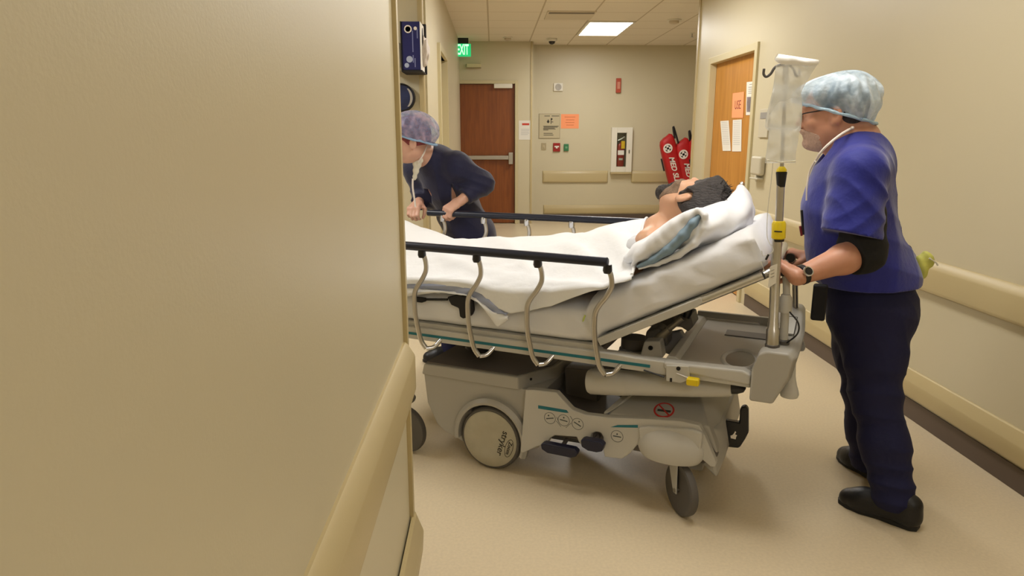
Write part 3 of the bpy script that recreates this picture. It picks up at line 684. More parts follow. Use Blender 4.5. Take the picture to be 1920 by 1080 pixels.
box('plate_label', (.572, .26, .697), (.615, .52, .7), mat('label grey', (196, 194, 186), .4), ST, bevel=.0008); 
bm = bmesh.new()
for a, b in [((.57, .258, .7), (.573, .522, .7012)), ((.614, .258, .7), (.617, .522, .7012)), ((.57, .258, .7), (.617, .262, .7012)), ((.57, .518, .7), (.617, .522, .7012))]: add_box(bm, a, b)
link('label_outline', bm, INKD, ST)
for yv in (.12, .7):
    lathe('roller_bumper', [(.012, .1), (.015, .05), (.022, .02), (.029, 0), (.031, -.012), (.028, -.022), (.0, -.025)], (.622, yv, .54), (0, 0, 1), PL2, ST, 28)
# push handle posts
def handle_post(v, u, ztop, yname):
    h0 = lathe('push_handle', [(.014, 0), (.014, .11), (.021, .112), (.021, ztop-.7-.04), (.02, ztop-.7-.015), (.014, ztop-.7-.003), (.0, ztop-.7)], (u, v, .7), (-.03, 0, 1), PL2, ST, 24)
    lathe('post_collar', [(.02, 0), (.02, .012), (.016, .016)], (u, v, .7), (0, 0, 1), DGR, ST, 20)
    return h0
# near post: grey sleeved handle with loop cable
handle_post(.13, .588, .875, 0)
x = .59
lathe('handle_stem', [(.012, 0), (.012, .19)], (.6, .7, .695), (-.1, 0, 1), STEEL, ST, 16)
lathe('stem_clamp', [(.018, 0), (.02, .01), (.018, .025)], (.585, .7, .83), (0, 0, 1), BLACK, ST, 16)
gN = B(1470, 506, .15); gF = B(1484, 478, .67)
tube('far_grip', [(gF[0], .59, gF[1]), (gF[0], .65, gF[1]), (gF[0], .74, gF[1])], .018, BLACK, ST, 16)
tube('near_grip_stem', [(.588, .13, .84), (gN[0]+.01, .14, gN[1]-.03), (gN[0], .15, gN[1])], .012, PL2, ST, 12)
tube('far_grip_stem', [(.575, .70, .86), (gF[0]+.008, .70, gF[1]-.03), (gF[0], .70, gF[1])], .012, PL2, ST, 12)
tube('near_grip', [(gN[0], .118, gN[1]-.001), (gN[0], .13, gN[1]), (gN[0]-.002, .2, gN[1]), (gN[0]-.006, .28, gN[1]-.002)], .016, BLACK, ST, 16)
tube('handle_cable', [(.6, .11, .71), (.63, .09, .75), (.63, .08, .79), (.6, .1, .82)], .0028, BLACK, ST, 8, smooth_n=6)
tube('handle_cable', [(.6, .68, .80), (.63, .66, .81), (.63, .66, .85), (.6, .69, .865)], .0028, BLACK, ST, 8, smooth_n=6)
# IV pole
ib = Vector((.553, .085, .694)); 
def ivp(px, py): 
    a = B(px, py, .085); return Vector((a[0], .085, a[1]))
it = ivp(1471, 122); iy1 = ivp(1460, 432); iy2 = ivp(1465, 330); lb = ivp(1448, 652)
ivd = (it-lb).normalized()
IV = lathe('iv_pole', [(.022, 0), (.022, .07), (.018, .075), (.018, .09), (.016, .093), (.016, (iy1-lb).length)], lb-ivd*.005, ivd, CHR, ST, 24)
lathe('pole_collar', [(.024, 0), (.024, .012), (.02, .016)], lb+ivd*.0, ivd, DGR, IV, 24)
lathe('pole_mid_section', [(.0125, 0), (.0125, (iy2-iy1).length)], iy1, ivd, CHR, IV, 20)
lathe('pole_top_section', [(.006, 0), (.006, (it-iy2).length-.05), (.0095, (it-iy2).length-.05), (.0095, (it-iy2).length-.002), (.006, (it-iy2).length)], iy2, ivd, CHR, IV, 16)
YEL = mat('yellow collar', (232, 206, 24), .4)
cl = lathe('yellow_collar', [(.018, -.028), (.022, -.024), (.022, .022), (.018, .03), (.013, .031)], iy1, ivd, YEL, IV, 24)
lathe('collar_seal', [(.018, -.036), (.0185, -.028)], iy1, ivd, BLACK, IV, 24)
bm = bmesh.new(); add_box(bm, (-.012, -.0235, -.003), (.012, -.0215, .001)); link('collar_print', bm, INKD, cl).location = iy1
lathe('black_collar', [(.0125, -.035), (.016, .0), (.0175, .012), (.011, .014)], iy2, ivd, BLACK, IV, 24)
lathe('yellow_cap', [(.016, .014), (.0155, .02), (.008, .03)], iy2, ivd, YEL, IV, 24)
hk = [it+Vector((0, 0, -.002)), it+Vector((-.014, -.004, .0)), it+Vector((-.028, -.008, -.008)), it+Vector((-.038, -.012, -.026)), it+Vector((-.05, -.014, -.034)), it+Vector((-.058, -.015, -.026)), it+Vector((-.058, -.015, -.01))]
tube('pole_hook', hk, .0042, DGR, IV, 10, smooth_n=5)
tube('pole_hook', [it+Vector((0, 0, -.002)), it+Vector((.014, .02, .0)), it+Vector((.026, .04, -.012)), it+Vector((.034, .055, -.03)), it+Vector((.04, .066, -.026)), it+Vector((.042, .07, -.012))], .0042, DGR, IV, 10, smooth_n=5)

# rails: near (v = 0) and far
def posts_near():
    rp = [(-1.3, .96), (-1.3, .96)]
    a = Vector((-1.28, 0, .963)); b = Vector((0, 0, .959))
    bm = bmesh.new(); add_tube(bm, [a, a+Vector((.004, 0, 0)), b-Vector((.004, 0, 0)), b], [.013, .017, .017, .013], 20); rr = link('rail_bar', bm, RAILB, ST, smooth=True)
    return rr
RN = posts_near()
# S shaped posts traced on the rail plane
S = [(0, 0), (.012, -.02), (.019, -.045), (.018, -.075), (0, -.11), (-.022, -.14), (-.037, -.17), (-.040, -.21), (-.037, -.27), (-.028, -.33), (-.018, -.375), (.002, -.405)]
def post(u, v, side, ztop, par=None, name='rail_post'):
    path = [(u+a, v+side*(.0 if i < 9 else (i-8)*.004), ztop+b) for i, (a, b) in enumerate(S)]
    o = tube(name, path, .0098, CHR, ST, 14, smooth_n=5)
    e0 = path[-1]
    tube('post_foot', [e0, (e0[0]+.025, e0[1]+side*.02, e0[2]+.004), (e0[0]+.045, e0[1]+side*.045, e0[2]+.03)], .009, CHR2, o, 12, smooth_n=4)
    return o
for u in (-1.26, -1.015, -.77, -.525, -.272, -.006):
    post(u, .008, 1, .94)
    lathe('post_socket', [(.013, -.018), (.017, -.008), (.015, .014)], (u+.004, .004, .936), (0, 0, 1), BLACK, ST, 16)
FV = .93
fz = lambda px, py: B(px, py, FV)
fa = fz(862, 401.5); fb = fz(1215, 416.5)
sl = (fb[1]-fa[1])/(fb[0]-fa[0])
f0 = Vector((-1.3, FV, fa[1]+sl*(-1.3-fa[0]))); f1 = Vector((fb[0]+.05, FV, fb[1]))
bm = bmesh.new(); add_tube(bm, [f0, f1], .017, 20); link('rail_bar', bm, RAILB, ST, smooth=True)
for px in (828, 905, 986, 1070, 1160):
    u, z = fz(px, 404+(px-905)*.045)
    path = [(u+a, FV-(.0 if i < 9 else (i-8)*.004), z-.02+b) for i, (a, b) in enumerate(S)]
    o = tube('rail_post', path, .0098, CHR, ST, 14, smooth_n=5)
    lathe('post_socket', [(.014, -.02), (.016, -.008), (.014, .014)], (u+.006, FV, z-.022), (0, 0, 1), CHR2, ST, 16)
    tube('post_foot', [path[-1], (path[-1][0]+.045, FV-.06, path[-1][2]+.03)], .009, CHR2, o, 12)
tube('rail_mount_beam', [(-1.3, .79, .56), (.15, .79, .57)], .02, PL2, ST, 12)

# backrest frame under the raised mattress
fa_ = B(1120, 634, .08); fb_ = B(1428, 511, .08)
d_ = Vector((fb_[0]-fa_[0], 0, fb_[1]-fa_[1])); FL = d_.length; d_.normalize(); nn = Vector((-d_.z, 0, d_.x))
def fow(t, h, v): p = Vector((fa_[0], v, fa_[1]))+d_*t+nn*h; return p
for v0 in (.07, .72):
    bm = bmesh.new(); add_prism(bm, [(0, -.03), (FL*.62, -.028), (FL*.66, -.02), (FL*.66, 0), (0, .0)], lambda a, b: fow(a, b, v0), lambda a, b: fow(a, b, v0+.03)); link('backrest_beam', bm, PL2, ST, bevel=.004)
    bm = bmesh.new(); add_tube(bm, [fow(FL*.6, -.014, v0+.015), fow(FL+.0, -.012, v0+.015)], .014, 16); link('backrest_tube', bm, mat('silver tube', (196, 194, 188), .3, .8), ST, smooth=True)
tube('backrest_tube', [fow(FL, -.012, .085), fow(FL+.03, -.012, .12), fow(FL+.035, -.012, .3), fow(FL+.035, -.012, .5), fow(FL+.03, -.012, .7), fow(FL, -.012, .735)], .014, MATS['silver tube'], ST, 14, smooth_n=4)
bm = bmesh.new(); add_prism(bm, [(0, -.012), (FL*.98, -.012), (FL*.98, 0), (0, 0)], lambda a, b: fow(a, b, .1), lambda a, b: fow(a, b, .72)); link('backrest_panel', bm, PL2, ST)
# lift mechanism
q = lambda px, py, v: (B(px, py, v)[0], v, B(px, py, v)[1])
prism_v('mechanism_bracket', pv([(1200, 668), (1208, 640), (1238, 640), (1243, 672)], .2), .2, .26, PL, ST, .006)
prism_v('mechanism_housing', pv([(1203, 648), (1208, 624), (1228, 618), (1250, 630), (1248, 655)], .24), .27, .36, DGR, ST, .01)
x, _, z = q(1220, 652, .2); lathe('pivot_ring', [(.009, 0), (.009, .003), (.006, .003), (.006, 0)], (x, .199, z), (0, -1, 0), BLACK, ST, 20)
bm = bmesh.new(); add_tube(bm, [q(1228, 640, .27), q(1255, 617, .27)], .017, 16); add_tube(bm, [q(1250, 620, .27), q(1280, 596, .27)], .012, 16); link('lift_cylinder', bm, mat('cylinder metal', (150, 144, 132), .3, .7), ST, smooth=True)
prism_v('lift_clamp', pv([(1262, 588), (1295, 592), (1300, 612), (1290, 622), (1262, 604)], .3), .3, .42, DGR, ST, .004)
lathe('release_knob', [(.014, -.02), (.016, 0), (.014, .02)], q(1290, 586, .3), (.3, 0, 1), BLACK, ST, 16)
prism_v('gas_spring_mount', pv([(1245, 628), (1275, 622), (1285, 640), (1262, 668), (1244, 662)], .35), .35, .4, mat('mount grey', (112, 110, 112), .4), ST, .006)
prism_v('under_beam', pv([(1190, 604), (1262, 590), (1285, 596), (1285, 612), (1200, 612)], .5), .5, .56, DGR, ST, .004)
prism_v('frame_step', pv([(1165, 657), (1165, 650), (1240, 662), (1240, 668)], .4), .35, .6, PL, ST, .003)
# support columns between base and litter
for u0 in (-.72, .0):
    lathe('lift_column', [(.07, 0), (.07, .12), (.062, .125), (.062, .2), (.055, .205), (.055, .25)], (u0, .42, .32), (0, 0, 1), DGR, ST, 32)
    lathe('column_boot', [(.075, 0), (.08, .02), (.072, .04), (.08, .06), (.07, .08)], (u0, .42, .36), (0, 0, 1), BLACK, ST, 32)
prism_v('column_shield', pv([(1058, 690), (1108, 694), (1120, 720), (1120, 760), (1062, 752)], .36), .36, .5, PLD, ST, .004)

# base hood (left, centre)
VB0, VB1 = .125, .72
hull('base_hood', [(-.85, VB0, .425), (-.405, VB0-.0, .43), (-.31, VB0+.2, .43), (-.31, VB1-.2, .43), (-.405, VB1, .43), (-.85, VB1, .425),
     (-.86, VB0-.004, .375), (-.4, VB0-.004, .375), (-.305, VB0+.2, .375), (-.305, VB1-.2, .375), (-.4, VB1, .375), (-.86, VB1, .375)], PL, ST, .008)
hull('hood_top_shade', [(-.84, VB0+.012, .431), (-.41, VB0+.012, .4335), (-.325, VB0+.2, .4335), (-.325, VB1-.2, .4335), (-.41, VB1-.01, .4335), (-.84, VB1-.01, .431),
     (-.84, VB0+.012, .425), (-.41, VB0+.012, .425), (-.325, VB0+.2, .425), (-.325, VB1-.2, .425), (-.41, VB1-.01, .425)], PLD, ST, 0)  # thin dark sheet painting the shade that lies on the hood top
# body below hood
wc = B(915, 815, .1); WR = .138
body = [(-.86, .378), (-.84, .2), (-.80, .13), (-.76, .105), (-.715, .1), (-.70, .1)]
arc = [(wc[0]+(.15)*math.cos(t), wc[1]-.025+(.155)*math.sin(t)) for t in [math.radians(a) for a in range(200, -21, -10)]]
body = [(-.86, .378), (-.845, .24), (-.80, .15), (-.76, .118), (-.715, .105)]+arc+[(-.355, .11), (-.315, .13), (-.30, .378)]
prism_v('base_body', body, .14, .21, PL, ST, .005)
prism_v('base_body', [(-.86, .378), (-.845, .24), (-.80, .15), (-.76, .118), (-.715, .2), (-.355, .2), (-.3, .378)], .21, .70, PL, ST, .005)
# fender ring
fo = [(wc[0]+.173*math.cos(t), wc[1]-.025+.178*math.sin(t)) for t in [math.radians(a) for a in range(188, -21, -8)]]
fi = [(wc[0]+.148*math.cos(t), wc[1]-.025+.152*math.sin(t)) for t in [math.radians(a) for a in range(188, -21, -8)]]
bm = bmesh.new(); nf = len(fo)
A = [[bm.verts.new((p[0], vv, p[1])) for p in pp] for pp, vv in ((fo, .142), (fo, .118), ([(a[0]*.45+b[0]*.55, a[1]*.45+b[1]*.55) for a, b in zip(fo, fi)], .104), (fi, .108), (fi, .2))]
for a, b in zip(A, A[1:]):
    for i in range(nf-1): bm.faces.new((a[i], a[i+1], b[i+1], b[i]))
for e in (0, nf-1):
    bm.faces.new([r_[e] for r_ in A])
link('wheel_fender', bm, PL, ST, smooth=True)
prism_v('arch_side', [fo[-1], fi[-1], (wc[0]+.12, .06), (wc[0]+.16, .07)], .108, .2, PL, ST, .003) if False else None
# dark inside so the arch reads as deep
# big wheel
bw = lathe('centre_wheel', [(.0, -.035), (.12, -.035), (WR-.004, -.03), (WR, -.02), (WR, .012), (WR-.006, .02), (WR-.012, .021), (0, .021)], (wc[0], .14, WR), (0, -1, 0), RUB, ST, 56)
lathe('wheel_cover', [(WR-.014, .018), (WR-.014, .024), (WR-.02, .028), (.06, .031), (.056, .029), (.03, .029), (.0, .03)], (wc[0], .14, WR), (0, -1, 0), mat('wheel disc', (176, 170, 150), .45, var=.05, vscale=25), bw, 56)
Mw = lambda ang, du, dz: basis((math.cos(ang), 0, math.sin(ang)), (-math.sin(ang), 0, math.cos(ang)), (0, -1, 0), (wc[0]+du, .14-.0305, WR+dz))
text('wheel_lettering', 'stryker', .04, INKD, Mw(math.radians(-106), .062, -.006), bw, bold=.0004)
text('wheel_lettering', 'Zoom', .024, INKD, Mw(math.radians(-106), .092, -.022), bw, bold=.0002)
Mo = Mw(math.radians(-106), .092, -.022); bm = bmesh.new()
add_tube(bm, [Mo @ Vector((.042*math.cos(t), .017*math.sin(t), .0)) for t in [2*math.pi*i/30 for i in range(30)]], .001, 6, closed=True); link('logo_oval', bm, INKD, bw)
# far wheel (same)
# number label on the hood's end
box('number_label', (-.04, -.001, -.02), (.04, 0, .02), mat('label faded', (186, 180, 168), .6), ST, M=basis(UU if False else Vector((.43, .9, 0)), Vector((-.9, .43, 0)), (0, 0, 1), (-.355, .235, .365)))
text('number_lettering', '126', .036, INKD, basis(Vector((.43, .9, 0)).normalized(), (0, 0, 1), Vector((.9, -.43, 0)).normalized(), (-.3535, .2355, .365)), ST, bold=.0006)
lathe('hood_bolt', [(.006, 0), (.006, .003)], (-.372, .19, .405), (.9, -.43, 0), BLACK, ST, 12)

# right side panel traced at v = .1
vp = .1
top = [(985, 731), (1000, 731), (1043, 736), (1054, 748), (1072, 768), (1098, 778), (1140, 783), (1215, 786), (1275, 790), (1311, 798), (1322, 818), (1343, 868), (1342, 876), (1332, 876), (1314, 860), (1305, 852), (1285, 850), (1200, 838), (1195, 834), (1182, 850), (1166, 861), (1133, 857), (1131, 846), (1131, 820), (1126, 812), (1118, 810), (1110, 813), (1107, 822), (1107, 840), (1092, 838), (1084, 828), (1081, 820), (1040, 817), (1032, 822), (1026, 832), (1006, 838), (980, 850), (975, 846)]
pnl = prism_v('base_side_panel', pv(top, vp), vp, vp+.035, PL2, ST, .005)
prism_v('base_floor', [(-.34, .2), (-.34, .3), (-.1, .28), (.36, .3), (.4, .24), (.35, .2)], .135, .72, PLD, ST, .004)
prism_v('base_side_panel', pv([p for p in top[:12]]+[(1314, 860), (1200, 838), (1081, 838), (980, 850)], vp), .71, .745, PL2, ST, .005)
# caster dome
def dome(v, s):
    bm = bmesh.new(); bmesh.ops.create_icosphere(bm, subdivisions=5, radius=1)
    for w_ in bm.verts:
        z = w_.co.z; flare = 1 if z > -.2 else 1
        w_.co = Vector((w_.co.x*.125, w_.co.y*.07, w_.co.z*.085))
    bmesh.ops.bisect_plane(bm, geom=bm.verts[:]+bm.edges[:]+bm.faces[:], plane_co=(0, 0, -.045), plane_no=(0, 0, -1), clear_outer=True)
    bm2 = [e for e in bm.edges if e.is_boundary]; bmesh.ops.contextual_create(bm, geom=bm2)
    o = link('caster_dome', bm, PL2, ST, smooth=True); o.location = (.232, v, .255); return o
dome(.115, 1); dome(.72, -1)
bm = bmesh.new(); P_ = pv([(1196, 803), (1215, 800), (1300, 806), (1318, 812), (1312, 858), (1298, 853), (1280, 862), (1258, 868), (1235, 863), (1216, 848), (1200, 838)], .085)
hd = prism_v('caster_cover', P_, .084, .13, PL2, ST, .009)
# head side cover with sign
cov = [(.02, .33), (.07, .42), (.3, .425), (.36, .38), (.37, .24), (.02, .24)]
pts = []
for a, b in [(.02, .335), (.37, .335)]: pts += [(a, .14, b)]
cvr = hull('base_end_cover', [(-.02, .14, .335), (.36, .14, .35), (.09, .3, .42), (.30, .3, .405), (.09, .56, .42), (.30, .56, .405), (-.02, .72, .335), (.36, .72, .35), (-.02, .14, .25), (.4, .14, .25), (.4, .72, .25), (-.02, .72, .25), (.385, .25, .33), (.385, .6, .33)], PL, ST, .008)
hull('base_end_bumper', [(.36, .16, .34), (.36, .7, .34), (.40, .2, .32), (.40, .66, .32), (.42, .2, .22), (.42, .66, .22), (.4, .14, .15), (.4, .72, .15), (.34, .14, .2), (.34, .72, .2)], PL, ST, .008)
hull('cover_ridge', [(-.04, .14, .335), (-.01, .14, .345), (.05, .3, .42), (.085, .3, .43), (-.04, .14, .32), (.085, .3, .40)], PL2, ST, .003)
# no-push sign on the sloped face: plane through (-.02,.14,.335)(.36,.14,.35)(.09,.3,.42)
fa3 = Vector((-.02, .14, .335)); e1 = (Vector((.36, .14, .35))-fa3).normalized(); nrm = e1.cross(Vector((.2, .3, .4125))-fa3).normalized()
if nrm.z < 0: nrm = -nrm
e2 = nrm.cross(e1); so = Vector((.185, .188, .36)); so = so-nrm*((so-fa3).dot(nrm))+nrm*.0035
Ms = basis(e1, e2, nrm, so)
bm = bmesh.new(); ar = [Ms @ Vector((.036*math.cos(t), .036*math.sin(t), 0)) for t in [2*math.pi*i/36 for i in range(36)]]
add_tube(bm, ar, .0035, 8, closed=True); add_tube(bm, [Ms @ Vector((-.026, .026, 0)), Ms @ Vector((.026, -.026, 0))], .003, 8)
link('prohibition_symbol', bm, mat('sign red', (186, 40, 34), .5), cvr)
box('symbol_figure', (-.024, -.008, -.001), (.026, .001, .0015), INKD, cvr, M=Ms)
# printed symbols on the panel
def ring(px, py, r_, par, v=vp):
    x, z = B(px, py, v); bm = bmesh.new(); add_tube(bm, [(x+r_*math.cos(t), v-.0002, z+r_*math.sin(t)) for t in [2*math.pi*i/32 for i in range(32)]], .0009, 6, closed=True)
    return x, z, bm
def sticker(px, py, tilt, dot):
    x, z, bm = ring(px, py, .0235, pnl)
    c, s_ = math.cos(tilt), math.sin(tilt); M = basis((c, 0, s_), (-s_, 0, c), (0, -1, 0), (x, vp, z))
    add_box(bm, (-.016, -.003, -.0002), (.016, .001, .0008), M); bmesh.ops.create_uvsphere(bm, u_segments=10, v_segments=6, radius=.0032, matrix=Matrix.Translation((x+dot[0], vp, z+dot[1])))
    link('pedal_symbol', bm, LINE, pnl)
sticker(1031, 784, .25, (-.006, .01)); sticker(1057, 788, -.12, (0, .011)); sticker(1083, 795, -.45, (.006, .011)); sticker(1157, 818, 0, (0, .009))
bm = bmesh.new()
for pa, pb_ in [((1043, 789), (1052, 800)), ((1071, 793), (1061, 802)), ((1069, 780), (1074, 788)), ((1044, 782), (1046, 788))]:
    a, b = B(*pa, vp), B(*pb_, vp); add_tube(bm, [(a[0], vp, a[1]), (b[0], vp, b[1])], .0009, 6)
link('pedal_symbol_lines', bm, LINE, pnl)
for qq in ([(1009, 760), (1062, 769), (1066, 774), (1060, 774), (1009, 766)], [(1145, 801), (1158, 797), (1196, 797), (1196, 802)]):
    prism_v('teal_mark', pv(qq, vp-.001), vp-.0012, vp+.001, TEAL, pnl, 0)
# pedals
def pedal(px0, py0, px1, py1, v=.04, nm='brake_pedal'):
    a = B(px0, py0, v); b = B(px1, py1, v); x0, x1 = a[0], b[0]; z1, z0 = a[1], b[1]
    o = prism_v(nm, [(x0, z1-.008), (x0+.015, z1), (x1-.015, z1+.0), (x1, z1-.012), (x1-.008, z0+.008), (x1-.03, z0), (x0+.03, z0), (x0+.004, z0+.012)], v, v+.035, PEDB, ST, .006)
    tube('pedal_arm', [((x0+x1)/2, v+.03, (z0+z1)/2), ((x0+x1)/2, .3, (z0+z1)/2+.04)], .009, PLD, o, 10)
pedal(1088, 822, 1132, 852, .05); pedal(1013, 830, 1083, 862, .06, 'steering_pedal')
prism_v('pedal_linkage', [(-.3, .15), (-.3, .2), (.0, .2), (.02, .16)], .2, .24, BLACK, ST, .004)
# casters
def caster(u, v, ang, R=.1):
    c = empty('caster', (0, 0, 0)) ; bpy.data.objects.remove(c)
    ca = Vector((math.cos(ang), math.sin(ang), 0)); sa = Vector((-ca.y, ca.x, 0)); cen = Vector((u, v, R))
    o = lathe('caster_wheel', [(R-.022, -.014), (R-.01, -.017), (R-.002, -.013), (R, -.005), (R, .005), (R-.002, .013), (R-.01, .017), (R-.022, .014)], cen, sa, RUB, ST, 48)
    lathe('wheel_disc', [(.0, -.012), (.03, -.013), (.034, -.009), (R-.026, -.009), (R-.018, -.015), (R-.018, .015), (R-.026, .009), (.034, .009), (.03, .013), (.0, .012)], cen, sa, mat('caster disc', (196, 193, 184), .45, var=.05, vscale=30), o, 48)
    bm = bmesh.new()
    for s_ in (-1, 1):
        b0 = cen+sa*.024*s_; t0 = cen-ca*.045+Vector((0, 0, R+.018))+sa*.02*s_
        pts_ = [(b0-ca*.012-Vector((0, 0, .014))), (b0+ca*.012-Vector((0, 0, .012))), (t0+ca*.045), (t0-ca*.03)]
        A_ = [bm.verts.new(p) for p in pts_]; B_ = [bm.verts.new(p+sa*.005*s_) for p in pts_]
        bm.faces.new(A_); bm.faces.new(B_[::-1])
        for i in range(4): bm.faces.new((A_[i], A_[(i+1) % 4], B_[(i+1) % 4], B_[i]))
    link('caster_fork', bm, PL2, o, bevel=.003)
    lathe('axle', [(.008, -.032), (.008, .032)], cen, sa, STEEL, o, 14)
    tc = cen-ca*.035+Vector((0, 0, R+.012))
    lathe('swivel_cap', [(.03, 0), (.068, .012), (.072, .022), (.066, .034), (.03, .04)], tc, (0, 0, 1), mat('caster hood grey', (120, 114, 106), .45), o, 36)
    lathe('caster_stem', [(.016, .03), (.016, .09)], tc, (0, 0, 1), DGR, o, 16)
cw = B(1271, 926, .1)
caster(.282, .1, math.radians(-49)); caster(.25, .74, math.radians(-20)); caster(-.945, .12, math.radians(-8), .105); caster(-.945, .74, math.radians(10), .105)
# foot hook at the head end
hv = .3
hkp = prism_v('foot_hook', pv([(1360, 789), (1386, 793), (1387, 768), (1391, 763), (1398, 762), (1403, 768), (1403, 812), (1397, 824), (1388, 838), (1384, 841), (1364, 839), (1360, 834)], hv), hv, hv+.03, BLACK, ST, .006)
tube('hook_axle', [(B(1342, 790, hv)[0], hv+.015, B(1342, 790, hv)[1]), (B(1364, 796, hv)[0], hv+.015, B(1364, 796, hv)[1])], .007, BLACK, ST, 10)
lathe('axle_cap', [(.022, -.008), (.024, 0), (.022, .008)], (B(1341, 788, hv)[0], hv-.01, B(1341, 788, hv)[1]), (1, -.6, 0), BLACK, ST, 20)
bm = bmesh.new(); M = basis((1, 0, 0), (0, 0, 1), (0, -1, 0), (B(1376, 815, hv)[0], hv-.001, B(1376, 815, hv)[1]))
add_prism(bm, [(-.01, -.016), (.008, -.017), (.009, -.008), (.012, .0), (.004, .003), (.008, .012), (.004, .016), (-.001, .004), (-.005, -.002), (-.012, -.006)], lambda a, b: M @ Vector((a, b, 0)), lambda a, b: M @ Vector((a, b, .001)))
link('hook_symbol', bm, WT, hkp)
prism_v('rear_step', pv([(1290, 862), (1318, 868), (1317, 884), (1288, 878)], .2), .2, .5, PL, ST, .003)
# ------------------------------------------------------------------ mattress and bedding (stretcher frame, own roots)
SHEET = mat('white cotton sheet', (226, 227, 232), .8, bump=.25, bscale=14, var=.03, vscale=6, sheen=.2)
BLANK = mat('white blanket', (236, 238, 242), .85, bump=.18, bscale=40, var=.02, sheen=.2)
def bedroot(name, label, cat):
    o = empty(name, BO, ANG); return tag(o, label, cat)
def topm(u):                                   # mattress top height over u
    z0 = .771
    k = (u+.02)*.62; return z0+(k if k > 0 else 0)+.004
MT = bedroot('mattress', 'thick stretcher mattress in a wrinkled white sheet, its head end raised', 'mattress')
def fold(u, v, z, s=1): return s*(.6*noise.noise(Vector((u*5, v*5, z*5)))+.4*noise.noise(Vector((u*13+3, v*13, z*13))))
path = [(-1.48, .693, 0)]+[(-1.4+i*.05, .693, 0) for i in range(26)]
ang = math.atan2(d_.z, d_.x)
cx, cz = fa_[0], .67
path += [(-.125, .693, ang*.25), (-.103, .695, ang*.5), (-.083, .698, ang*.75)]
for i in range(24):
    t = .03+(FL+.025-.03)*i/23; p = fow(t, .073, 0); path.append((p.x, p.z, ang))
path = [p for p in path if True]
bm = bmesh.new(); rings = []; NS = 56
for i, (u, z, a) in enumerate(path):
    e = min(i, len(path)-1-i); sc = [.80, .93, .985][e] if e < 3 else 1
    if i >= len(path)-3: sc = [.985, .95, .86][i-len(path)+3]
    nx, nz = -math.sin(a), math.cos(a); rg = []
    for k in range(NS):
        t = 2*math.pi*k/NS; c, s_ = math.cos(t), math.sin(t)
        w = .345*math.copysign(abs(c)**.32, c); h = .078*sc*math.copysign(abs(s_)**.42, s_)
        if s_ < 0: w *= 1.0
        v = .42+w*(1 if sc == 1 else .985)
        d = .007*noise.noise(Vector((u*7, v*5+h*20, z*7)))+.006*noise.noise(Vector((u*30+h*50, v*9, h*10)))
        # diagonal pull wrinkles on the near face
        if c < -.3: d += .009*math.sin(u*70+h*60+3*math.sin(u*9))*max(0, noise.noise(Vector((u*3, 1, 2)))+.3)+.022*(abs(noise.noise(Vector((u*13+h*12, 3, h*5))))-.2)
        rg.append(bm.verts.new((u+nx*(h+d*.5), v+(-d if c < 0 else d), z+nz*(h+d*.3))))
    rings.append(rg)
for a, b in zip(rings, rings[1:]):
    for k in range(NS): bm.faces.new((a[k], a[(k+1) % NS], b[(k+1) % NS], b[k]))
bm.faces.new(rings[0][::-1]); bm.faces.new(rings[-1])
link('fitted_sheet', bm, SHEET, MT, smooth='all')
# small green stain tag on the mattress side
gx, gz = B(1095, 597, .068); bm = bmesh.new(); add_prism(bm, [(gx-.005, gz-.014), (gx, gz-.01), (gx+.007, gz+.012), (gx+.002, gz+.014), (gx-.003, gz)], lambda a, b: (a, .064, b), lambda a, b: (a, .068, b)); link('green_mark', bm, mat('green mark', (190, 206, 110), .7), MT)
# black straps / buckle on the mattress side
bk = bedroot('black_strap_buckle', 'black restraint strap with buckle hanging on the side of the white mattress', 'strap')
prism_v('strap_pad', pv([(838, 557), (858, 552), (886, 560), (888, 583), (884, 592), (868, 598), (862, 594), (860, 578), (846, 572)], .045), .042, .062, BLK, bk, .006)
prism_v('buckle', pv([(772, 556), (797, 559), (797, 566), (790, 568), (772, 566)], .045), .045, .06, BLK, bk, .004)
tube('strap_webbing', [(B(797, 562, .05)[0], .055, B(797, 562, .05)[1]), (B(838, 562, .05)[0], .055, B(838, 562, .05)[1])], .005, BLK, bk, 8)

# blanket over the patient
def interp(tab, x):
    if x <= tab[0][0]: return tab[0][1]
    for (a, b), (c, d) in zip(tab, tab[1:]):
        if x <= c: t = (x-a)/(c-a); return b+(d-b)*t
    return tab[-1][1]
crest = [B(x, y, .47) for x, y in [(700, 402), (765, 424), (790, 436), (830, 450), (870, 456), (900, 455), (935, 449), (1000, 451), (1080, 444), (1120, 434), (1170, 421), (1215, 414)]]
low = [B(x, y, .045) for x, y in [(700, 520), (765, 530), (860, 537), (905, 546), (930, 572), (955, 583), (1010, 579), (1070, 560), (1130, 540), (1175, 514), (1195, 500)]]
uN = B(1186, 508, .05)[0]; uF = B(1212, 418, .47)[0]
def zprof(u, v):
    zc = interp(crest, u)+.002; zm = topm(u)+.012
    # body cross-section: crest near v=.45
    x = (v-.45)/.30
    b = 1/(1+(abs(x)*1.15)**2.6)
    z = zm+(zc-zm)*b
    return z
RIDGES = [((-1.0, .35), (-.55, .12), .018, .03), ((-.62, .42), (-.30, .10), .016, .028), ((-.30, .36), (.02, .07), .020, .03), ((-.18, .45), (.08, .12), .016, .022), ((-.75, .2), (-.35, .08), .012, .02),
          ((-.42, .55), (-.10, .30), .012, .035), ((-.05, .32), (.13, .16), .014, .02), ((-.85, .5), (-.62, .2), .012, .03), ((-.5, .14), (-.12, .06), .014, .018)]
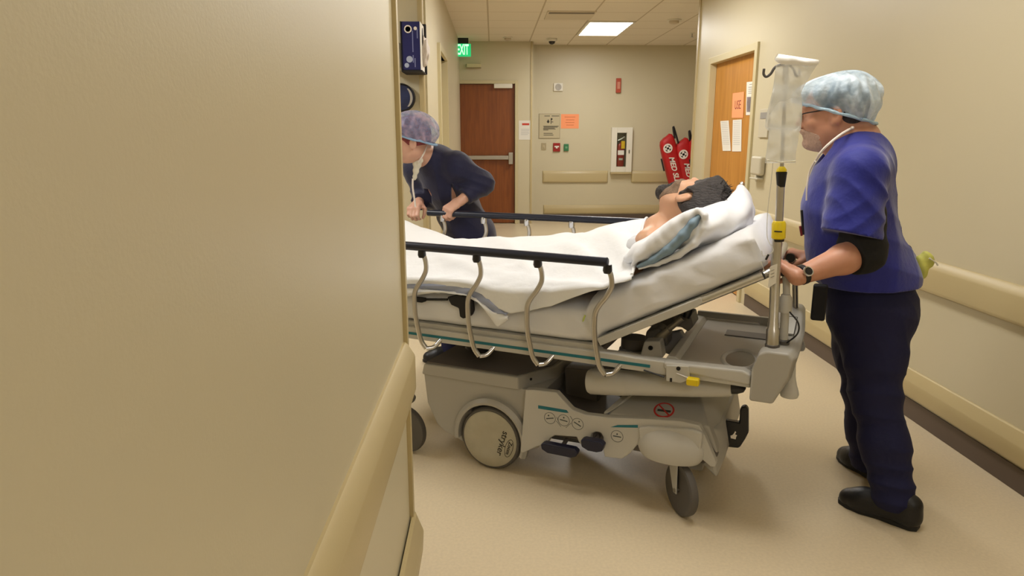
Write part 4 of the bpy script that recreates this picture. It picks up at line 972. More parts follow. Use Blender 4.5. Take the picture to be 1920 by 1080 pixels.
def ridge(u, v):
    z = 0
    for (a, b), (c, d), A_, w in RIDGES:
        L2 = (c-a)**2+(d-b)**2; t = max(0, min(1, ((u-a)*(c-a)+(v-b)*(d-b))/L2)); dx = u-a-t*(c-a); dy = v-b-t*(d-b)
        r2 = (dx*dx+dy*dy)/(w*w); s_ = dx*(d-b)-dy*(c-a)
        z += A_*math.exp(-r2)*(1 if s_ > 0 else math.exp(-r2*1.5))*math.sin(math.pi*(.12+.76*t))
    return z
def make_cover(name, m, root, off, lowtab, u0, du_near, NU=120, NV=60):
    bm = bmesh.new(); rows = []
    for i in range(NU+1):
        s_ = i/NU; r_ = []
        for j in range(NV+1):
            t = j/NV
            # arc parameter across: far side 0 -> near edge 1
            if t < .12: v = .80; zz_t = t/.12
            elif t < .72: v = .80-(.80-.072)*(t-.12)/.6
            else: v = .072-.028*min(1, (t-.72)/.08)
            um = uF+(uN-uF)*min(1, max(0, (.5-v)/.44)) if v < .5 else uF
            if t > .72: um = uN-.0*(t-.72)+du_near*(t-.72)/.28
            u = u0+(um-u0)*s_
            zt = zprof(u, v)
            if t < .12: z = zprof(u, .80)-.1*(1-zz_t)
            elif t <= .72: z = zt
            else:
                zl = interp(lowtab, u); q_ = (t-.72)/.28; z0_ = zprof(u, .072)
                zl = min(zl, z0_-.005); q2 = q_**1.15; z = z0_+(zl-z0_)*q2
                v -= .010*math.sin(u*34+2*math.sin(u*11))*q_*.8*max(0, .5+.8*noise.noise(Vector((u*4, 5, 1))))
            d = .010*noise.noise(Vector((u*5+9, v*7, 1)))+.009*(abs(noise.noise(Vector((u*6+v*3, v*12-u*5, 4))))**.7)*1.4+.007*math.sin(34*(v+u*.6)+4*noise.noise(Vector((u*4, v*4, 8))))*max(0, noise.noise(Vector((u*3, v*3, 3)))+.3)-.006+ridge(u, v-.25*max(0, t-.72))*.8
            r_.append(bm.verts.new((u, v-(off if t > .7 else 0), z+d+off*(1 if t < .8 else 0))))
        rows.append(r_)
    for a, b in zip(rows, rows[1:]):
        for j in range(NV): bm.faces.new((a[j], a[j+1], b[j+1], b[j]))
    o = link(name, bm, m, root, smooth='all'); s2 = o.modifiers.new('s', 'SOLIDIFY'); s2.thickness = .006; s2.offset = 1
    return o
BL = bedroot('white_blanket', 'white blanket covering the lying patient up to the chest', 'blanket')
make_cover('blanket_cloth', BLANK, BL, .004, low, -1.5, 0)
# head-side turned edge of the blanket
pe = []
for i in range(24):
    v = .5-.44*i/23; um = uF+(uN-uF)*min(1, max(0, (.5-v)/.44)); pe.append((um-.004, v-.004, zprof(um, v)+.011))
tube('blanket_hem', pe, .005, BLANK, BL, 10)
# under layer with blue lining along the lower edge
BLUEL = mat('blue grey lining', (158, 166, 192), .8, bump=.1, bscale=60)
LS = bedroot('folded_sheet', 'folded white sheet with blue grey lining hanging below the blanket edge', 'sheet')
def band(name, m, topl, botl, v, vo, par, n=50):
    bm = bmesh.new(); rows = []
    T = [B(x, y, v) for x, y in topl]; Bo_ = [B(x, y, v) for x, y in botl]; L_ = max(len(T), len(Bo_))
    def samp(tab, t):
        k = t*(len(tab)-1); i = min(int(k), len(tab)-2); f = k-i; return (tab[i][0]*(1-f)+tab[i+1][0]*f, tab[i][1]*(1-f)+tab[i+1][1]*f)
    for i in range(n+1):
        a = samp(T, i/n); b = samp(Bo_, i/n); r_ = []
        for j in range(9):
            f = j/8; r_.append(bm.verts.new((a[0]+(b[0]-a[0])*f, v-vo*math.sin(f*math.pi)-.003*math.sin(i*.5+j*.6), a[1]+(b[1]-a[1])*f)))
        rows.append(r_)
    for a, b in zip(rows, rows[1:]):
        for j in range(8): bm.faces.new((a[j], a[j+1], b[j+1], b[j]))
    o = link(name, bm, m, par, smooth='all'); s2 = o.modifiers.new('s', 'SOLIDIFY'); s2.thickness = .004
    return o
band('blue_lining', BLUEL, [(700, 520), (765, 528), (850, 536), (885, 540), (905, 550), (930, 574), (950, 590)], [(700, 534), (765, 541), (850, 549), (880, 555), (900, 568), (925, 589), (952, 588)], .036, .004, LS)
band('sheet_fold', BLANK, [(700, 530), (765, 539), (850, 547), (880, 553), (898, 562), (925, 585), (953, 592)], [(700, 552), (765, 556), (820, 548), (868, 552), (898, 568), (932, 614), (953, 600)], .033, .006, LS)

# pillow behind the patient: white case, open at the near side with blue pillow inside
PIL = mat('white pillowcase', (232, 234, 240), .75, bump=.15, bscale=18, sheen=.2)
BLUEP = mat('blue pillow', (126, 150, 170), .6, bump=.08, bscale=20, var=.03)
PW = bedroot('bed_pillow', 'plump white pillow with a raised corner, open case showing a blue grey pillow inside', 'pillow')
def P3(px, py, v): a = B(px, py, v); return (a[0], v, a[1])
S_ = Sdf((-.12, .02, .80), (.62, .84, 1.36), .006)
tn = (-d_.z, 0, d_.x)
# lower part under shoulders
a0 = P3(1215, 478, .16); a1 = P3(1300, 425, .16); b0 = P3(1340, 440, .5)
Mf = [(d_.x, 0, d_.z), (0, 1, 0), tn]
c0 = np.array(P3(1255, 452, .18)); 
S_.ell(P3(1240, 455, .22), (.15, .13, .045), Mf, k=.03)
S_.ell(P3(1290, 428, .24), (.13, .15, .055), Mf, k=.03)
S_.ell(P3(1345, 420, .34), (.13, .22, .06), Mf, k=.05)
S_.ell(P3(1320, 425, .55), (.16, .18, .05), Mf, k=.05)
# raised head corner
S_.rc(P3(1375, 418, .36), P3(1386, 375, .40), .055, .035, k=.05, flat=((0, 1, 0), 2.3))
S_.rc(P3(1388, 385, .40), P3(1388, 352, .42), .03, .006, k=.04, flat=((0, 1, 0), 2.0))
S_.disp(lambda X, Y, Z: .003*np.sin(X*60+Y*25+4*np.sin(Z*20))+.002*np.sin(Y*70+X*30))
# head hollow
S_.ell(P3(1318, 378, .42), (.12, .085, .085), None, k=.03, mode='-')
rv = .115
def pch(S, pts, k=.012, fl=.6): S.chain([(P3(x, y, rv), r_) for x, y, r_ in pts], k=k, flat=((0, 1, 0), fl))
pch(S_, [(1186, 497, .008), (1200, 478, .016), (1228, 452, .022), (1262, 426, .023), (1288, 407, .018), (1306, 396, .010)], .012, 1.1)
pch(S_, [(1215, 468, .014), (1250, 440, .02), (1280, 415, .014)], .012, 1.0)
pch(S_, [(1198, 503, .005), (1235, 494, .008), (1272, 478, .012), (1302, 456, .014), (1320, 428, .012), (1322, 404, .010), (1308, 393, .008)], .010, 1.6)
S_.disp(lambda X, Y, Z: (.0012)*np.sin(110*(X*.6+Z)+2*np.sin(40*X)), (-.12, .06, .9), (.2, .16, 1.2))
pw = S_.mesh('pillow_body', PIL, PW)
Q = Sdf((-.12, .02, .86), (.30, .24, 1.20), .004)
pch(Q, [(1196, 500, .006), (1225, 487, .013), (1255, 466, .019), (1282, 440, .020), (1300, 418, .016), (1311, 405, .008)], .01, 1.9)
Q.disp(lambda X, Y, Z: .0006*np.sin(90*(X+Z))); Q.mesh('blue_inner_pillow', BLUEP, PW)
# teal pad peeking out at the back
tube('teal_pad_edge', [P3(1360, 441, .3), P3(1384, 434, .3), P3(1398, 428, .3)], .006, mat('teal pad', (104, 150, 150), .7), PW, 8)
# ------------------------------------------------------------------ people
SKIN_P = mat('patient skin', (206, 160, 130), .5, var=.05, vscale=12, sub=.12, bump=.03, bscale=120)
SKIN_M = mat('man skin', (196, 142, 116), .45, var=.08, vscale=18, sub=.12, bump=.04, bscale=150)
SKIN_W = mat('woman skin', (206, 160, 138), .5, var=.06, vscale=16, sub=.12, bump=.03, bscale=120)
HAIRD = mat('dark greying hair', (48, 42, 42), .55, bump=.9, bscale=60, var=.5, vscale=60, stretch=(1, 3, 3))
def v3(p): return Vector(p)
def nrmz(p): return Vector(p).normalized()
def head(S, c, f, u, s=1.0, ears=(1, -1), nose=1, jowl=1.0, open_=0):
    c = v3(c); f = nrmz(f); u = v3(u); u = (u-f*u.dot(f)).normalized(); l = u.cross(f)     # l: person's left
    M = [tuple(f), tuple(l), tuple(u)]
    P = lambda a, b, d: tuple(c+(f*a+l*b+u*d)*s)
    S.ell(P(-.012, 0, .03), (.098*s, .077*s, .092*s), M, k=.02)
    S.ell(P(.03, 0, -.035), (.066*s, .062*s, .085*s), M, k=.03)
    S.ell(P(.02, 0, -.06), (.06*s, .058*s*jowl, .055*s), M, k=.03)
    for b in (1, -1): S.rc(P(.0, .048*b*jowl, -.055), P(.072, .014*b, -.098), .02*s, .016*s, k=.02)
    S.ell(P(.083, 0, -.1), (.018*s, .022*s, .018*s), M, k=.015)
    S.rc(P(.084, -.032, .024), P(.084, .032, .024), .011*s, .011*s, k=.02)
    for b in (1, -1):
        S.ell(P(.098, .032*b, .002), (.012*s, .019*s, .012*s), M, k=.012, mode='-')
        S.ell(P(.079, .031*b, .002), (.0135*s, .015*s, .0125*s), M, k=.004)
        S.ell(P(.066, .042*b, -.03), (.022*s, .024*s, .024*s), M, k=.02)
    S.rc(P(.088, 0, .01), P(.112, 0, -.03), .008*s, .0125*s, k=.01); S.rc(P(.1, -.011, -.036), P(.1, .011, -.036), .009*s, .009*s, k=.008)
    S.rc(P(.094, -.018, -.06), P(.094, .018, -.06), .0075*s, .0075*s, k=.008); S.rc(P(.09, -.016, -.073), P(.09, .016, -.073), .008*s, .008*s, k=.008)
    S.rc(P(.104, -.02, -.0665), P(.104, .02, -.0665), .002, .002, k=.004, mode='-')
    for b in ears:
        S.ell(P(-.014, (.081+.004*(jowl-1)*10)*b, -.014), (.020*s, .0115*s, .031*s), [tuple((f-l*b*.35).normalized()), tuple((l+f*b*.35).normalized()), tuple(u)], k=.006)
        S.ell(P(-.008, (.094+.004*(jowl-1)*10)*b, -.009), (.0115*s, .009*s, .020*s), M, k=.005, mode='-')
        S.ell(P(-.006, .080*b, -.034), (.009*s, .008*s, .011*s), M, k=.006)
    return P, M, l
def hand(S, wrist, pd, ka, pn, curl=(70, 80, 45), s=1.0, thumb=1, k=.006, tc=1.0):
    """wrist point, palm direction, knuckle axis (towards the index finger), palm normal (the way the fingers curl)"""
    wrist = v3(wrist); pd = nrmz(pd); ka = v3(ka); ka = (ka-pd*ka.dot(pd)).normalized(); pn_ = pd.cross(ka)
    pn = pn_ if pn_.dot(v3(pn)) > 0 else -pn_
    pc = wrist+pd*.05*s
    S.rc(wrist, wrist+pd*.035*s, .024*s, .026*s, k=.02, flat=(pn, .75))
    S.rc(wrist+pd*.035*s-ka*.018*s, wrist+pd*.082*s-ka*.026*s, .017*s, .0125*s, k=.012); S.rc(wrist+pd*.03*s+ka*.018*s, wrist+pd*.086*s+ka*.028*s, .018*s, .0135*s, k=.012)
    S.rc(wrist+pd*.035*s, wrist+pd*.086*s, .019*s, .0145*s, k=.012)
    for i, (o, L) in enumerate([(.031, 1.0), (.0105, 1.1), (-.010, 1.03), (-.030, .82)]):
        p = wrist+pd*(.087-(.006 if i == 3 else 0))*s+ka*o*s; a = 0; r = [.0092, .0088, .008, .0072]
        for j, (ln, cu) in enumerate(zip((.043, .026, .021), curl)):
            a += math.radians(cu*(1+.05*(i-1.5))); d = pd*math.cos(a)+pn*math.sin(a); q = p+d*ln*L*s
            S.rc(p, q, r[j]*s, r[j+1]*s, k=.005 if j else .008); p = q
    if thumb:
        b0 = wrist+pd*.02*s+ka*.024*s; d1 = (pd*.55+ka*.62+pn*.5*tc).normalized(); b1 = b0+d1*.042*s
        d2 = (pd*.6-ka*.05+pn*.85*tc).normalized(); b2 = b1+d2*.03*s; d3 = (pd*.35-ka*.45+pn*.8*tc).normalized(); b3 = b2+d3*.024*s
        S.rc(b0, b1, .0155*s, .0115*s, k=.014); S.rc(b1, b2, .0112*s, .0098*s, k=.005); S.rc(b2, b3, .0098*s, .008*s, k=.004)
    return pc
def gfold(c, R, amp, d, fr, w=1.5):
    c = np.array(c); d = np.array(d, float); d /= np.linalg.norm(d)
    def fn(X, Y, Z):
        x, y, z = X-c[0], Y-c[1], Z-c[2]
        g = np.exp(-(x*x+y*y+z*z)/(R*R)); t = x*d[0]+y*d[1]+z*d[2]
        e = np.array([-d[1], d[0], .3]); q = x*e[0]+y*e[1]+z*e[2]
        return amp*1.7*g*(np.abs(np.sin(fr*.5*t+w*np.sin(q*11+c[0]*7)+.8*np.sin(q*23)))**.8-.6)
    return fn

# ---- patient (bed frame coordinates)
PT = empty('person', BO, ANG); tag(PT, 'dark haired bearded patient lying on the stretcher, head on the pillow', 'person')
hc = v3(P3(1298, 383, .40)); hu = nrmz((.96, -.05, .17)); hf = nrmz((-.26, .60, .80))
S_ = Sdf((-1.5, .1, .70), (.46, .78, 1.32), .006)
Ph, Mh, Lh = head(S_, hc, hf, hu, 1.0)
nb = v3(P3(1248, 425, .40)); 
S_.rc(tuple(hc+Vector((-.03, 0, -.045))), tuple(nb+Vector((-.02, .0, -.015))), .056, .062, k=.03)
sh0 = v3(P3(1225, 440, .27)); ch = v3((nb.x-.10, .42, nb.z-.10))
S_.rc(tuple(nb+Vector((-.02, 0, -.03))), tuple(sh0+Vector((-.02, -.0, -.03))), .055, .05, k=.04)
S_.rc(tuple(nb+Vector((-.02, 0, -.03))), (sh0.x-.03, .58, sh0.z-.03), .055, .055, k=.04)
# torso, hips, legs under the blanket (follow the mattress)
def bodyz(u, h): return topm(u)+h
tp = [(nb.x-.08, .08), (nb.x-.25, .075), (nb.x-.42, .068), (nb.x-.58, .066)]
for (ua, ra), (ub, rb) in zip(tp, tp[1:]): S_.rc((ua, .43, bodyz(ua, ra)), (ub, .43, bodyz(ub, rb)), ra, rb, k=.05, flat=((0, 1, 0), 1.4))
hp = nb.x-.58
for s_ in (-1, 1):
    S_.chain([((hp, .43+s_*.08, bodyz(hp, .065)), .062), ((hp-.40, .43+s_*.09, bodyz(hp, .055)), .05), ((hp-.78, .43+s_*.08, bodyz(hp, .045)), .04)], k=.03)
    S_.rc((hp-.80, .43+s_*.08, bodyz(hp, .05)), (hp-.81, .43+s_*.1, bodyz(hp, .17)), .035, .022, k=.02)
    S_.chain([((nb.x-.09, .43+s_*.14, bodyz(nb.x-.09, .06)), .04), ((nb.x-.33, .43+s_*.19, bodyz(nb.x-.33, .05)), .036), ((nb.x-.55, .43+s_*.17, bodyz(nb.x-.55, .05)), .027)], k=.02)
    hand(S_, (nb.x-.56, .43+s_*.17, bodyz(nb.x-.55, .05)), (-1, 0, 0), (0, -s_, 0), (0, 0, -1), (12, 15, 12))
S_.mesh('body', SKIN_P, PT)
# hair: crown and back of the head
Hc = lambda a, b, d: Ph(a, b, d)
S_ = Sdf(tuple(hc-Vector((.2, .2, .2))), tuple(hc+Vector((.22, .2, .2))), .0035)
S_.ell(Hc(-.020, 0, .045), (.104, .088, .098), Mh, k=.01)
S_.ell(Hc(-.045, 0, .0), (.07, .083, .08), Mh, k=.03)
S_.ell(Hc(.022, 0, .105), (.06, .06, .035), Mh, k=.03)
for b in (-1, 1): S_.rc(Hc(.01, .074*b, .03), Hc(.014, .072*b, -.02), .014, .006, k=.02)
fcut = hc+(v3(Mh[0])*.062+v3(Mh[2])*.03); S_.cut(tuple(fcut), tuple(v3(Mh[0])*.85-v3(Mh[2])*.5))
S_.cut(tuple(hc+v3(Mh[2])*-.045), tuple(-v3(Mh[2])-v3(Mh[0])*.25))
for b in (-1, 1): S_.ell(Hc(-.008, .092*b, -.012), (.026, .03, .037), Mh, k=.008, mode='-')
ff = np.array(Mh[2]); ll = np.array(Mh[1])
S_.disp(lambda X, Y, Z: .0028*np.sin(210*(X*ll[0]+Y*ll[1]+Z*ll[2])+4*np.sin(25*X)+3*np.sin(31*Z))+.003*np.sin(90*Z+60*X+30*Y)*np.sin(70*X))
S_.mesh('hair', HAIRD, PT)
rr = random.Random(3); bm = bmesh.new()
for i in range(260):                                     # loose locks
    a = rr.uniform(-1.3, 1.3); b = rr.uniform(-1, 1); d = rr.uniform(.3, 1)
    dirv = (v3(Mh[0])*math.sin(a)*.9+v3(Mh[2])*math.cos(a)+v3(Mh[1])*b*.7).normalized()
    if dirv.dot(v3(Mh[0])) > .55 and dirv.dot(v3(Mh[2])) < .8: continue
    p = v3(Hc(-.018, 0, .045))+v3(Mh[0])*dirv.dot(v3(Mh[0]))*.1+v3(Mh[1])*dirv.dot(v3(Mh[1]))*.085+v3(Mh[2])*dirv.dot(v3(Mh[2]))*.095
    t1 = (v3(Mh[2])*.8-v3(Mh[0])*.5+Vector([rr.uniform(-.6, .6) for _ in range(3)])).normalized()
    L_ = rr.uniform(.015, .032)
    add_tube(bm, [p, p+dirv*.005+t1*L_*.5, p+dirv*.008+t1*L_+Vector((0, 0, rr.uniform(-.004, .008)))], [.0022, .0018, .0004], 5)
link('hair_locks', bm, HAIRD, PT, smooth=True)
# beard
BEARD = mat('dark beard', (44, 38, 36), .7, bump=.8, bscale=120, var=.3, vscale=80)
STUB = mat('stubble', (122, 98, 78), .7, bump=.5, bscale=200, var=.25, vscale=90)
S_ = Sdf(tuple(hc-Vector((.2, .16, .16))), tuple(hc+Vector((.14, .18, .2))), .003)
S_.ell(Hc(.086, 0, -.104), (.032, .034, .034), Mh, k=.01)
for b in (-1, 1): S_.rc(Hc(.07, .03*b, -.1), Hc(.1, .022*b, -.06), .018, .007, k=.015)
S_.rc(Hc(.101, -.022, -.05), Hc(.101, .022, -.05), .008, .008, k=.01)
S_.disp(lambda X, Y, Z: .0018*np.sin(300*X+100*Z)*np.sin(280*Y+90*X))
S_.mesh('beard', BEARD, PT)
S_ = Sdf(tuple(hc-Vector((.2, .2, .2))), tuple(hc+Vector((.2, .2, .2))), .003)
head(S_, hc, hf, hu, 1.022, ears=())
S_.cut(Hc(.02, 0, -.036), tuple(v3(Mh[2])-v3(Mh[0])*.35)); S_.cut(Hc(.012, 0, 0), tuple(-v3(Mh[0])-v3(Mh[2])*.25))
S_.mesh('stubble_beard', STUB, PT)
# gown at the shoulder
GOWN = mat('hospital gown', (206, 208, 214), .8, bump=.2, bscale=30)
S_ = Sdf((sh0.x-.22, .12, .80), (nb.x+.05, .72, 1.2), .006)
S_.rc(tuple(nb+Vector((-.11, 0, -.07))), tuple(sh0+Vector((-.06, -.0, -.065))), .055, .05, k=.04)
S_.rc(tuple(nb+Vector((-.10, 0, -.06))), (sh0.x-.07, .6, sh0.z-.05), .064, .058, k=.04)
S_.rc((nb.x-.1, .43, bodyz(nb.x-.1, .08)), (nb.x-.2, .43, bodyz(nb.x-.2, .075)), .09, .08, k=.04, flat=((0, 1, 0), 1.5))
S_.ell(tuple(nb+Vector((-.01, 0, .03))), (.09, .085, .08), None, k=.01, mode='-')
S_.disp(gfold((sh0.x, .3, 1.0), .3, .003, (1, .4, .2), 90))
S_.mesh('gown', GOWN, PT)

# ---- man pushing at the head end
FWD = -UU; LEFT = -VV
MP = at_y(1628, 560, 2.5)
MAN = empty('person', (MP.x, MP.y, 0)); tag(MAN, 'man in blue scrubs and pale blue hair cap pushing the stretcher from its head end', 'person')
MO = MAN.location.copy()
T = lambda p: tuple(v3(p)-MO)                       # world -> man's root
A = lambda px, py, Y: v3(at_y(px, py, Y))-MO
fm = FWD.copy(); lm = LEFT.copy()
pel = A(1630, 560, 2.49); wst = A(1612, 470, 2.47); chs = A(1603, 385, 2.46); uch = A(1606, 318, 2.46); nkb = A(1606, 262, 2.47)
hcM = A(1560, 210, 2.49)
shN = A(1613, 322, 2.30); shF = uch+(uch-shN)*.9; shF.z = shN.z
elN = A(1618, 472, 2.27)
hnN = v3(wor(gN[0], .15, gN[1]+.004))-MO; hnF = v3(wor(gF[0], .65, gF[1]+.004))-MO
wrN = A(1494, 519, 2.20)
wrF = hnF-fm*.08+Vector((0, 0, -.012)); elF = (shF+wrF)*.5+Vector((0, 0, -.12))-lm*.06
hipN = A(1638, 590, 2.41); hipF = A(1612, 590, 2.57)
knN = A(1641, 740, 2.36); knF = A(1624, 730, 2.58)
anN = A(1676, 925, 2.27); anF = A(1632, 870, 2.57)
S_ = Sdf((-.75, -.45, 0), (.42, .5, 1.72), .0048)
hfM = (fm*.97+Vector((0, 0, -.12))+lm*.0).normalized(); huM = (Vector((0, 0, 1))+fm*.14).normalized()
Pm, Mm, Lm = head(S_, hcM, hfM, huM, .99, jowl=1.06)
S_.rc(tuple(hcM-fm*.03+Vector((0, 0, -.06))), tuple(nkb-Vector((0, 0, .02))), .066, .074, k=.04)
S_.ell(Pm(.03, 0, -.108), (.042, .044, .026), Mm, k=.03)
S_.chain([(tuple(nkb), .066), (tuple(uch+fm*.01), .08), (tuple(chs+fm*.015), .105), (tuple(wst+fm*.01), .108), (tuple(pel), .105)], k=.05, flat=(lm, 1.25))
for sh, el, wr in ((shN, elN, wrN), (shF, elF, wrF)):
    S_.rc(tuple(uch+Vector((0, 0, .0))), tuple(sh), .07, .055, k=.04); S_.chain([(tuple(sh), .055), (tuple(el), .050)], k=.03)
    m_ = el+(wr-el)*.3; S_.chain([(tuple(el), .047), (tuple(m_), .050), (tuple(wr), .0285)], k=.02)
for hp_, kn, an in ((hipN, knN, anN), (hipF, knF, anF)): S_.chain([(tuple(hp_), .085), (tuple(kn), .058), (tuple(an), .04)], k=.03)
bar = v3(VV)
hand(S_, wrN, (hnN-wrN).normalized()+Vector((0, 0, .12)), VV, (0, 0, -1), (55, 85, 60), 1.0)
hand(S_, wrF, (hnF-wrF).normalized()+Vector((0, 0, .15)), -VV, (0, 0, -1), (55, 85, 60), 1.0)
S_.mesh('body', SKIN_M, MAN)
print('man wrists', [tuple(round(x, 3) for x in loc(p+MO)) for p in (wrN, hnN, wrF, hnF)])
SCRUB = mat('royal blue scrub cloth', (12, 24, 130), .72, bump=.2, bscale=45, var=.12, vscale=9, sheen=.25)
SCRUBD = mat('navy trousers cloth', (4, 8, 58), .8, bump=.2, bscale=45, var=.1, vscale=8)
BLKC = mat('black sleeve cloth', (4, 4, 9), .8, bump=.15, bscale=60)
# tunic
S_ = Sdf((-.5, -.45, .70), (.4, .5, 1.5), .005)
tor = [(nkb+Vector((0, 0, -.03))+fm*.0, .078), (uch+fm*.012, .112), (chs+fm*.024, .140), (wst+fm*.018, .146), (pel+Vector((0, 0, .07)), .15), (pel+Vector((0, 0, -.03)), .152)]
S_.chain([(tuple(a), b) for a, b in tor], k=.07, flat=(lm, 1.3))
S_.ell(tuple(wst+fm*.06+Vector((0, 0, .02))), (.10, .15, .14), [tuple(fm), tuple(lm), (0, 0, 1)], k=.06)
sleeve_end = A(1596, 440, 2.27); farm = shF+(elF-shF)*.72
for sh, el, hh_ in ((shN, elN, sleeve_end), (shF, elF, farm)):
    S_.rc(tuple(uch+Vector((0, 0, .02))), tuple(sh), .092, .078, k=.06)
    Q = Sdf((-.5, -.45, .70), (.4, .5, 1.5), .005); d2_ = (hh_-sh).normalized()
    Q.rc(tuple(sh), tuple(hh_+d2_*.08), .081, .098, k=.01, flat=(fm, 1.06))
    Q.disp(gfold(tuple(sh+(hh_-sh)*.35-fm*.03), .11, .008, (.9, -.3, .9), 95, 1.6)); Q.disp(gfold(tuple(hh_+Vector((0, 0, .03))), .08, .008, (-.6, .2, .8), 120, 1.6))
    Q.cut(tuple(hh_), tuple(d2_+fm*.12))
    S_.union(Q, .022)
for (c_, R_, a_, dd, fr) in [(chs-fm*.08, .2, .005, (.8, .2, .5), 48), (wst-fm*.05, .18, .006, (.3, .1, 1), 50), (uch-fm*.08, .14, .004, (1, 0, .3), 55), (pel+Vector((0, 0, .06)), .22, .005, (1, .3, .2), 60)]:
    S_.disp(gfold(tuple(c_), R_, a_, dd, fr))
S_.ell(Pm(.03, 0, -.135), (.075, .075, .05), Mm, k=.01, mode='-')
S_.rc(tuple(nkb+Vector((0, 0, .06))), tuple(nkb+Vector((0, 0, .0))), .082, .074, k=.008, mode='-')
S_.cut(tuple(A(1630, 532, 2.45)), tuple(Vector((0, 0, -1))-fm*.04))
S_.mesh('scrub_top', SCRUB, MAN)
# black undersleeves
for sh, el, wr in ((shN, elN, wrN), (shF, elF, wrF)):
    S_ = Sdf((-.5, -.45, .6), (.35, .5, 1.4), .005)
    a = sh+(el-sh)*.55; S_.chain([(tuple(a), .076), (tuple(el), .070), (tuple(el+(wr-el)*.25), .062)], k=.03)
    S_.disp(gfold(tuple(el), .1, .004, (.3, .2, 1), 85))
    q_ = el+(wr-el)*.2; S_.cut(tuple(q_), tuple(wr-el), np.array(q_)-.10, np.array(q_)+.12)
    S_.mesh('undershirt_sleeve', BLKC, MAN)
# trousers
S_ = Sdf((-.35, -.4, .03), (.4, .42, 1.0), .0055)
S_.rc(tuple(pel+Vector((0, 0, .15))+fm*.01), tuple(pel+Vector((0, 0, -.06))), .138, .142, k=.05, flat=(lm, 1.25))
S_.ell(tuple(pel-fm*.06+Vector((0, 0, -.04))), (.11, .16, .12), [tuple(fm), tuple(lm), (0, 0, 1)], k=.05)
S_.ell(tuple(pel+fm*.04+Vector((0, 0, .05))), (.115, .165, .13), [tuple(fm), tuple(lm), (0, 0, 1)], k=.05)
for hp_, kn, an in ((hipN, knN, anN), (hipF, knF, anF)):
    S_.chain([(tuple(hp_), .112), (tuple(hp_+(kn-hp_)*.5), .10), (tuple(kn), .081), (tuple(kn+(an-kn)*.5), .078), (tuple(an+Vector((0, 0, -.01))), .074)], k=.05)
    S_.disp(gfold(tuple(kn), .15, .006, (.3, .1, 1), 55)); S_.disp(gfold(tuple(an+Vector((0, 0, .05))), .12, .007, (.2, .1, 1), 75)); S_.disp(gfold(tuple((hp_+kn)*.5), .2, .004, (1, .2, .3), 60))
S_.disp(gfold(tuple(pel), .2, .005, (.4, .2, 1), 60))
S_.cut((0, 0, .055), (0, 0, -1))
S_.mesh('trousers', SCRUBD, MAN)
# shoes
SHOE = mat('black shoe', (12, 12, 16), .45, bump=.1, bscale=80); SOLE = mat('dark sole', (20, 20, 22), .6)
def shoe(heel, toe, par, z0=0):
    heel = v3(heel); toe = v3(toe); d = (toe-heel).normalized(); L_ = .285; sd = Vector((-d.y, d.x, 0)); c = heel
    S = Sdf(tuple(np.minimum(np.array(heel), np.array(heel+d*L_))-.09), tuple(np.maximum(np.array(heel), np.array(heel+d*L_))+np.array([.09, .09, .16])), .004)
    S.rc(tuple(heel+d*.035+Vector((0, 0, .045))), tuple(heel+d*.035+Vector((0, 0, .085))), .038, .040, k=.02)
    S.rc(tuple(heel+d*.04+Vector((0, 0, .04))), tuple(heel+d*.20+Vector((0, 0, .035))), .040, .046, k=.03, flat=(sd, 1.0))
    S.rc(tuple(heel+d*.19+Vector((0, 0, .034))), tuple(heel+d*.245+Vector((0, 0, .028))), .046, .036, k=.03)
    S.rc(tuple(heel+d*.07+Vector((0, 0, .09))), tuple(heel+d*.18+Vector((0, 0, .055))), .034, .03, k=.03)
    S.cut(tuple(heel+Vector((0, 0, .012))), (0, 0, -1))
    s1 = S.mesh('shoe', SHOE, par)
    pts = []
    for a, w_ in [(0, .02), (.02, .034), (.08, .036), (.13, .034), (.19, .046), (.24, .04), (.275, .022), (.285, .0)]: pts.append((a, w_))
    ol = [(a, w_) for a, w_ in pts]+[(a, -w_) for a, w_ in pts[::-1][1:]]
    bm = bmesh.new(); f = lambda z: (lambda a, b: heel+d*a+sd*b+Vector((0, 0, z)))
    add_prism(bm, ol, f(.0), f(.018)); link('shoe_sole', bm, SOLE, s1, bevel=.003)
hN = v3(at_z(1722, 994, 0))-MO; tN = v3(at_z(1597, 948, 0))-MO
hF = v3(at_z(1668, 914, 0))-MO; tF = v3(at_z(1595, 870, 0))-MO
shoe(hN, tN, MAN); shoe(hF, tF, MAN)
